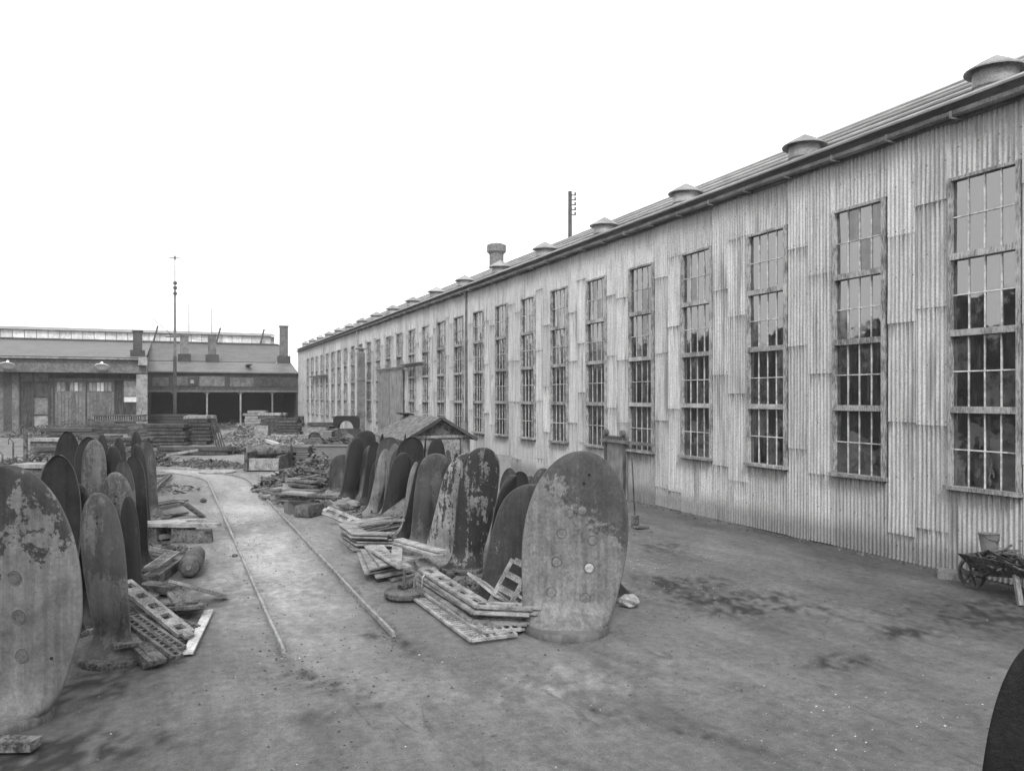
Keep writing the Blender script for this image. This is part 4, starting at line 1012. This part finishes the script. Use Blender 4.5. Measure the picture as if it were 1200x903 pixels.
# open trough
p = g(300, 552)
tr = thing('open_trough', 'open box-shaped casting with pale near side by the track curve', 'trough', p, -TH)
k = ppm(552); W_ = 40 / k
MB().box((.35, 0, .3), (W_ - .2, .1, .52), jit=.02).build('near_side', M['scrapl'], tr); MB().box((-.1, 2.3, .42), (W_ + .2, .12, .8)).build('far_side', M['scrap'], tr)
MB().box((-W_/2 + .3, 1.2, .42), (.14, 2.4, .8)).box((W_/2 + .2, 1.2, .34), (.14, 2.2, .62)).build('end_side', M['scrap'], tr)
MB().box((.1, 1.2, .08), (W_ - .1, 2.2, .12)).build('trough_floor', M['scrap'], tr)
MB().cyl((-.9, 1.7, .75), (1.1, 1.7, .85), .28, .24, 12).build('roller', M['scrap'], tr)
for i in range(3): MB().bar((-1.2 + i*.9, 1.9, .9), (-.4 + i*.9, 2.6, 1.1), .14, .06).build('loose_strip', M['scrapl'], tr)
stack(337, 547, 19, 9, 1, .11, .9, 'b_dark', 'thin dark plate in the left one of two square piles', 'thin plates, left square pile', name='iron_plate', cat='iron plate')
stack(357, 547, 19, 9, 1, .11, .9, 'b_dark', 'thin dark plate in the right one of two square piles', 'thin plates, right square pile', name='iron_plate', cat='iron plate')
# block with rubble top
p = g(392, 552); k = ppm(552)
bl = thing('casting_block', 'big square iron block with rubble on top behind the right row', 'iron block', p, -TH)
MB().box((0, .7, .55), (42 / k, 1.4, 1.1), jit=.03).build('block_body', M['b_mid'], bl)
MB().box((0, .7, 1.14), (44 / k, 1.5, .08), jit=.02).build('block_lip', M['b_pale'], bl)
scrap_heap(392, 552, .9, .5, .35, 90, 'rubble heaped on the big square iron block', 'grate2', 'rubble').location += Vector((.35, .65, 1.15))
# arched castings
def arch_mesh(w, h, t, r, n=14):
    v = []
    for y in (0, t):
        for i in range(n + 1):
            a = math.pi * i / n; v.append((r * math.cos(a), y, r * math.sin(a)))
        for i in range(n + 1):
            a = math.pi * i / n; c, s_ = math.cos(a), math.sin(a); q = min(w/2 / max(1e-6, abs(c)), h / max(1e-6, s_)); v.append((q * c, y, q * s_))
    m = n + 1; f = []
    for i in range(n):
        f += [(i, i+1, m+i+1, m+i), (2*m+i, 3*m+i, 3*m+i+1, 2*m+i+1), (i, 2*m+i, 2*m+i+1, i+1), (m+i, m+i+1, 3*m+i+1, 3*m+i)]
    return MB().add(v, f)
for px, py, z, mt, lab in ((407, 535, .85, 'b_mid', 'arched bearing casting, lower one of the pair by the shed wall'), (405, 535, 1.55, 'b_dark', 'arched bearing casting, upper one of the pair by the shed wall'), (369, 527, .7, 'scrapl', 'pale arched casting left of the arched pair')):
    p = g(px, py); p.z = z
    arch_mesh(1.35, .68, .5, .42).build('arched_casting', M[mt], None, p, -TH, label=lab, category='casting', group='arched castings')
p = g(405, 535); MB().box((-.1, .3, .42), (1.7, .9, .85), jit=.03).box((-1.0, .3, .7), (.5, .8, 1.4), jit=.03).build('iron_block', M['b_dark'], None, p, -TH, label='dark iron base carrying the pair of arched castings', category='iron block')
p = g(369, 527); MB().box((0, .3, .35), (1.5, .9, .7), jit=.03).build('iron_block', M['scrap'], None, p, -TH, label='grey base carrying the pale arched casting', category='iron block')
stack(380, 512, 30, 4, 2, .3, 1.4, 'timber', 'beam in the stack at the foot of the shed wall beyond the arches', 'beams beyond the arches')
# big scrap of plates right of the track
for i in range(40):
    a = rnd.uniform(304, 366); b = rnd.uniform(556, 585); l = rnd.uniform(18, 42); z = .05 + .5 * max(0, 1 - abs(a - 345) / 40) * rnd.random() * 1.6
    plank_px('scrap_plate', (a, b), (a + l, b + rnd.uniform(-7, 5)), rnd.uniform(.12, .45), .06, z, rnd.choice(('scrap', 'grate2', 'scrap', 'grate2', 'b_pale')), ('rusty', 'pitted', 'bent')[i % 3] + ' flat plate in the loose pile right of the track', 'scrap plate', 'flat plates in the loose pile', z, z + rnd.uniform(-.03, .1))
plank_px('iron_channel', (336, 562), (368, 562), .3, .1, .55, 'scrapl', 'pale channel iron lying on top of the loose pile', 'channel iron', None, .6, .6)
leaning('iron_plate', 'white square plate propped in front of the loose pile', (338, 590), 0, 0, .3, -.2, 'grate', .55, .62, solid=True, back=.5, cat='iron plate')
leaning('iron_plate', 'small white triangular-looking plate beside the white square plate', (352, 588), 0, 0, -.3, -1.0, 'scrapl', .4, .5, solid=True, back=.8, cat='iron plate')
scrap_heap(352, 572, 1.7, 1.3, .75, 300, 'tangle of small scrap at the heart of the loose pile', 'scrap')
scrap_heap(362, 592, .9, .6, .3, 200, 'tangle of pale rods and chips before the loose pile', 'scrapl', smin=.02, smax=.09)
scrap_heap(352, 545, 1.6, 1.2, 1.0, 200, 'dark scrap between the square piles and the trough', 'scrap')
scrap_heap(256, 548, 1.2, .7, .35, 160, 'small scrap beside the round plate at the curve', 'scrap', smin=.03, smax=.14)
scrap_heap(192, 575, 1.2, 1.2, .2, 160, 'litter of rusty chips beyond the forked casting', 'grate2', smin=.03, smax=.12)
scrap_heap(178, 650, .9, .8, .25, 90, 'small scrap at the foot of the left blades', 'grate2', smin=.03, smax=.12)
scrap_heap(430, 604, .9, .6, .15, 60, 'chips around the feet of the far right blades', 'grate2', smin=.03, smax=.1)
scrap_heap(100, 505, 6, 2, 1.2, 360, 'rubbish along the foot of the workshop doors', 'scrap')
scrap_heap(60, 545, 3, 1.5, .6, 160, 'rubbish behind the back of the left row', 'scrap')
MB().lathe([(0, 0), (.75, 0), (.78, .03), (.75, .06), (0, .07)], 24).build('round_plate', M['scrapl'], None, g(255, 553), label='pale round plate lying flat beside the track curve', category='plate')
for i, (a, b, s_) in enumerate(((347, 600, .5), (362, 604, .55), (372, 598, .3))):
    MB().box((0, 0, s_*.3), (s_*1.2, s_*.8, s_*.6), jit=.04).build('cast_block', M['scrap' if i else 'b_dark'], None, g(a, b), rnd.random(), label=('dark block nearest the right rail', 'pale rounded block beside the dark block', 'small block behind the pair by the right rail')[i], category='iron block')
# rubble bank by the wall behind the front blades
scrap_heap(640, 600, 1.2, 2.2, .7, 420, 'bank of broken stone against the shed wall behind the front blades', 'grate2', 'rubble', .04, .16)
scrap_heap(540, 690, .7, .5, .1, 120, 'broken scale and small castings under the long grates', 'grate2', smin=.03, smax=.1)
scrap_heap(612, 592, 1.0, 2.5, .6, 260, 'rubble behind the small round-topped blades', 'grate2', 'rubble', .04, .16)

# ------------------------------------------------------------------ hut
ht = thing('hut', 'small gabled hut with peeling roof half hidden by the blades', 'hut', (8.5, 30.6, 0))
W_, D_, E_, A2 = 2.55, 4.7, 1.66, 2.38
MB().box((W_/2, .06, E_/2), (W_, .12, E_)).box((.06, D_/2, E_/2), (.12, D_ - .3, E_)).box((W_ - .06, D_/2, E_/2), (.12, D_ - .3, E_)).box((W_/2, D_ - .06, E_/2), (W_, .12, E_)).build('hut_wall', M['hutwall'], ht)
m = MB()
for y in (-.01, D_):
    m = MB(); m.add([(0, y, E_), (W_, y, E_), (W_/2, y, A2), (0, y + .1, E_), (W_, y + .1, E_), (W_/2, y + .1, A2)], [(0,1,2), (5,4,3), (0,3,4,1), (1,4,5,2), (2,5,3,0)]); m.build('gable', M['slate'], ht)
for s_ in (0, 1):
    x0, x1 = (-.2, W_/2) if not s_ else (W_ + .2, W_/2); e0 = E_ - .12
    rp = MB().add([(x0, -.3, e0), (x1, -.3, A2 + .03), (x1, D_ + .3, A2 + .03), (x0, D_ + .3, e0), (x0, -.3, e0 + .05), (x1, -.3, A2 + .08), (x1, D_ + .3, A2 + .08), (x0, D_ + .3, e0 + .05)],
         [(0,1,2,3), (7,6,5,4), (0,4,5,1), (1,5,6,2), (2,6,7,3), (3,7,4,0)]).build('roof_slope', M['slate'], ht)
    MB().bar((x0, -.34, e0 + .03), (x1, -.34, A2 + .06), .06, .12).build('bargeboard', M['fard'], rp)
MB().bar((.9, 4.2, 2.55), (1.5, 5.2, 2.45), .5, .05).build('ridge_flap', M['fard'], ht)
dd = MB().box((1.72, -.05, .8), (.75, .06, 1.55)).build('hut_door', M['frame'], ht); MB().box((1.32, -.07, .8), (.06, .08, 1.6)).box((2.12, -.07, .8), (.06, .08, 1.6)).build('door_jamb', M['timber'], ht)
MB().box((W_/2, -.07, 1.7), (W_, .06, .1)).build('hut_beam', M['timberl'], ht)

# ------------------------------------------------------------------ wheelbarrow with bucket
p = g(1140, 686)
wb = thing('wheelbarrow', 'old wooden wheelbarrow heaped with scrap against the iron wall', 'wheelbarrow', (12.62, p.y - .1, 0), 0)
wh = MB()
n = 24; v = []
for i in range(n):
    t = 2*math.pi*i/n
    for r, x in ((.25, -.03), (.25, .03), (.215, .03), (.215, -.03)): v.append((x, r*math.cos(t), .25 + r*math.sin(t)))
wh.add(v, [(i*4+j, ((i+1) % n)*4+j, ((i+1) % n)*4+(j+1) % 4, i*4+(j+1) % 4) for i in range(n) for j in range(4)])
wo = wh.build('wheel', M['timber'], wb)
m = MB()
for i in range(6): t = math.pi*i/3 + .2; m.bar((0, .03*math.cos(t), .25 + .03*math.sin(t)), (0, .22*math.cos(t), .25 + .22*math.sin(t)), .03, .03)
m.cyl((-.12, 0, .25), (.12, 0, .25), .04); m.build('spokes', M['timber'], wo)
for s_ in (-1, 1):
    MB().bar((s_*.14, .05, .27), (s_*.34, -1.9, .56), .06, .07).build('shaft', M['timber'], wb)
    MB().bar((s_*.28, -.98, .46), (s_*.36, -1.12, 0), .07, .08).build('leg', M['timberl'], wb)
    MB().bar((s_*.2, -.35, .3), (s_*.3, -.75, .56), .05, .06).build('brace', M['timber'], wb)
m = MB().box((0, -.68, .43), (.56, .95, .04))
m.add([(-.28,-.2,.43), (.28,-.2,.43), (.38,-.08,.62), (-.38,-.08,.62)], [(0,1,2,3)])
for s_ in (-1, 1): m.add([(s_*.28,-.2,.44), (s_*.28,-1.15,.44), (s_*.42,-1.2,.64), (s_*.42,-.08,.64), (s_*.31,-.2,.44), (s_*.31,-1.15,.44), (s_*.45,-1.2,.64), (s_*.45,-.08,.64)], [(0,1,2,3), (7,6,5,4), (3,2,6,7)])
m.build('tray', M['timber'], wb)
sh = scrap_heap(1140, 686, .38, .5, .26, 150, 'scrap and rods heaped in the wheelbarrow', 'grate2', 'scrap', .03, .12); sh.location = (12.62, p.y - .75, .5); sh.rotation_euler.z = 0
bk_ = thing('bucket', 'battered iron bucket standing on the wheelbarrow load', 'bucket', (12.62, p.y - .42, .68))
bb = MB().lathe([(0, 0), (.115, 0), (.16, .29), (.172, .3), (.15, .29), (.105, .02), (0, .02)], 20).build('bucket_body', M['b_pale'], bk_); autosmooth(bb.data)
MB().tube([(-.16, 0, .28), (-.12, -.1, .22), (0, -.17, .18), (.12, -.1, .22), (.16, 0, .28)], .008, 5).build('handle', M['scrap'], bk_)
MB().tube([(12.35, p.y - .9, .62), (12.1, p.y - 1.3, .6), (12.3, p.y - 1.9, .5), (12.4, p.y - 2.6, .45)], .02, 6).build('iron_rod', M['scrap'], label='bent rod sticking out of the wheelbarrow', category='rod')
MB().box((0, 0, .06), (.3, .5, .14), jit=.02).build('loose_brick', M['brick'], None, g(1118, 677), .5, label='brick-like block on the ground by the barrow wheel', category='block')
# spade leaning on the wall
p = g(744, 617)
sp_ = thing('spade', 'long-handled spade leaning on the shed wall behind the broad pale blade', 'spade', p, 0)
MB().cyl((0, 0, .25), (.1, .3, 1.7), .02, .018, 6).build('spade_handle', M['timber'], sp_)
MB().box((.0, -.02, .14), (.22, .03, .3)).box((.05, -.2, .02), (.35, .25, .03)).build('spade_blade', M['scrap'], sp_)

# ------------------------------------------------------------------ cinders and chips strewn on the earth
def strew(name, mat, spots, label, smin, smax, cat):
    V, Fc = [], []
    base = [(-1,-.6,0), (1,-.7,0), (.7,.8,0), (-.8,.7,0), (0,0,.8)]
    bf = [(0,1,4), (1,2,4), (2,3,4), (3,0,4)]
    for cx, cy, rx, ry, n, gauss in spots:
        for i in range(n):
            if gauss: x, y = rnd.gauss(cx, rx), rnd.gauss(cy, ry)
            else: x, y = rnd.uniform(cx - rx, cx + rx), rnd.uniform(cy - ry, cy + ry)
            if x > 13.35 or y < 4 : continue
            s = smin + (smax - smin) * rnd.random() ** 3; a = rnd.random() * 6.28; c, sn = math.cos(a), math.sin(a)
            z = .022*mn.noise((x*.5, y*.3, 0)) + .014*mn.noise((x*1.7, y*.9, 5)) + .007*mn.noise((x*5, y*3.5, 9)) - .016
            o = len(V)
            for bx, by, bz in base:
                bx *= rnd.uniform(.7, 1.3) * s; by *= rnd.uniform(.7, 1.3) * s
                V.append((x + bx*c - by*sn, y + bx*sn + by*c, z + bz*s*rnd.uniform(.6, 1.3)))
            Fc += [tuple(o + j for j in q) for q in bf]
    MB().add(V, Fc).build(name, M[mat], kind='stuff', label=label, category=cat)
G = lambda a, b: (g(a, b).x, g(a, b).y)
strew('grit', 'grit', [(2.5, 11, 7, 6, 9000, 0), (8, 16, 5, 7, 3500, 0), (2, 22, 3, 10, 2500, 0)], 'fine grit over the near yard', .003, .011, 'grit')
strew('cinders', 'pebble', [(3, 14, 10, 10, 5200, 0), (1, 32, 9, 14, 3000, 0), (*G(800, 685), .9, .5, 500, 1), (*G(880, 705), 1.2, .4, 500, 1), (*G(985, 775), .4, .15, 90, 1), (*G(1065, 742), .3, .1, 60, 1), (*G(370, 790), .5, .9, 260, 1),
      (*G(450, 745), .25, .4, 150, 1), (12.9, 20, .3, 14, 700, 0), (1.33, 22, .16, 12, 700, 1), (2.81, 22, .16, 12, 700, 1), (5.5, 17, 1.2, 5, 700, 1)], 'dark cinders strewn over the trodden yard', .004, .026, 'cinders')
strew('stone_chips', 'chip', [(3, 13, 9, 8, 260, 0), (*G(750, 660), .45, .9, 260, 1), (*G(765, 640), .5, .9, 110, 1), (*G(1080, 805), .5, .3, 40, 1), (*G(930, 830), .5, .2, 50, 1), (*G(1050, 860), .6, .2, 50, 1), (*G(1160, 820), .5, .2, 40, 1),
      (*G(440, 760), .7, .7, 50, 1), (*G(560, 770), .8, .2, 26, 1), (*G(800, 690), .5, .3, 90, 1), (*G(1045, 715), .3, .2, 18, 1), (13.2, 18, .08, 9, 90, 0), (1.5, 30, 7, 9, 300, 0)], 'pale stone chips scattered over the yard', .004, .016, 'stone chips')
strew('wall_foot_rubble', 'scrap', [(13.28, 14, .1, 9, 420, 0), (13.1, 30, .2, 14, 500, 0), (10.6, 25, .8, 4, 240, 1)], 'broken bits along the foot of the iron wall', .015, .075, 'rubble')

# ------------------------------------------------------------------ thin smoky air
hz = bpy.data.materials.new('smoky_air'); hz.use_nodes = True; t = hz.node_tree; t.nodes.clear()
pv = t.nodes.new('ShaderNodeVolumePrincipled'); mo = t.nodes.new('ShaderNodeOutputMaterial')
pv.inputs['Color'].default_value = gray(.95); pv.inputs['Density'].default_value = .00055; pv.inputs['Anisotropy'].default_value = 0
t.links.new(pv.outputs[0], mo.inputs['Volume'])
MB().box((0, 0, 11.5), (1400, 1400, 26)).build('haze', hz, kind='stuff', label='thin smoky air over the yard', category='haze')
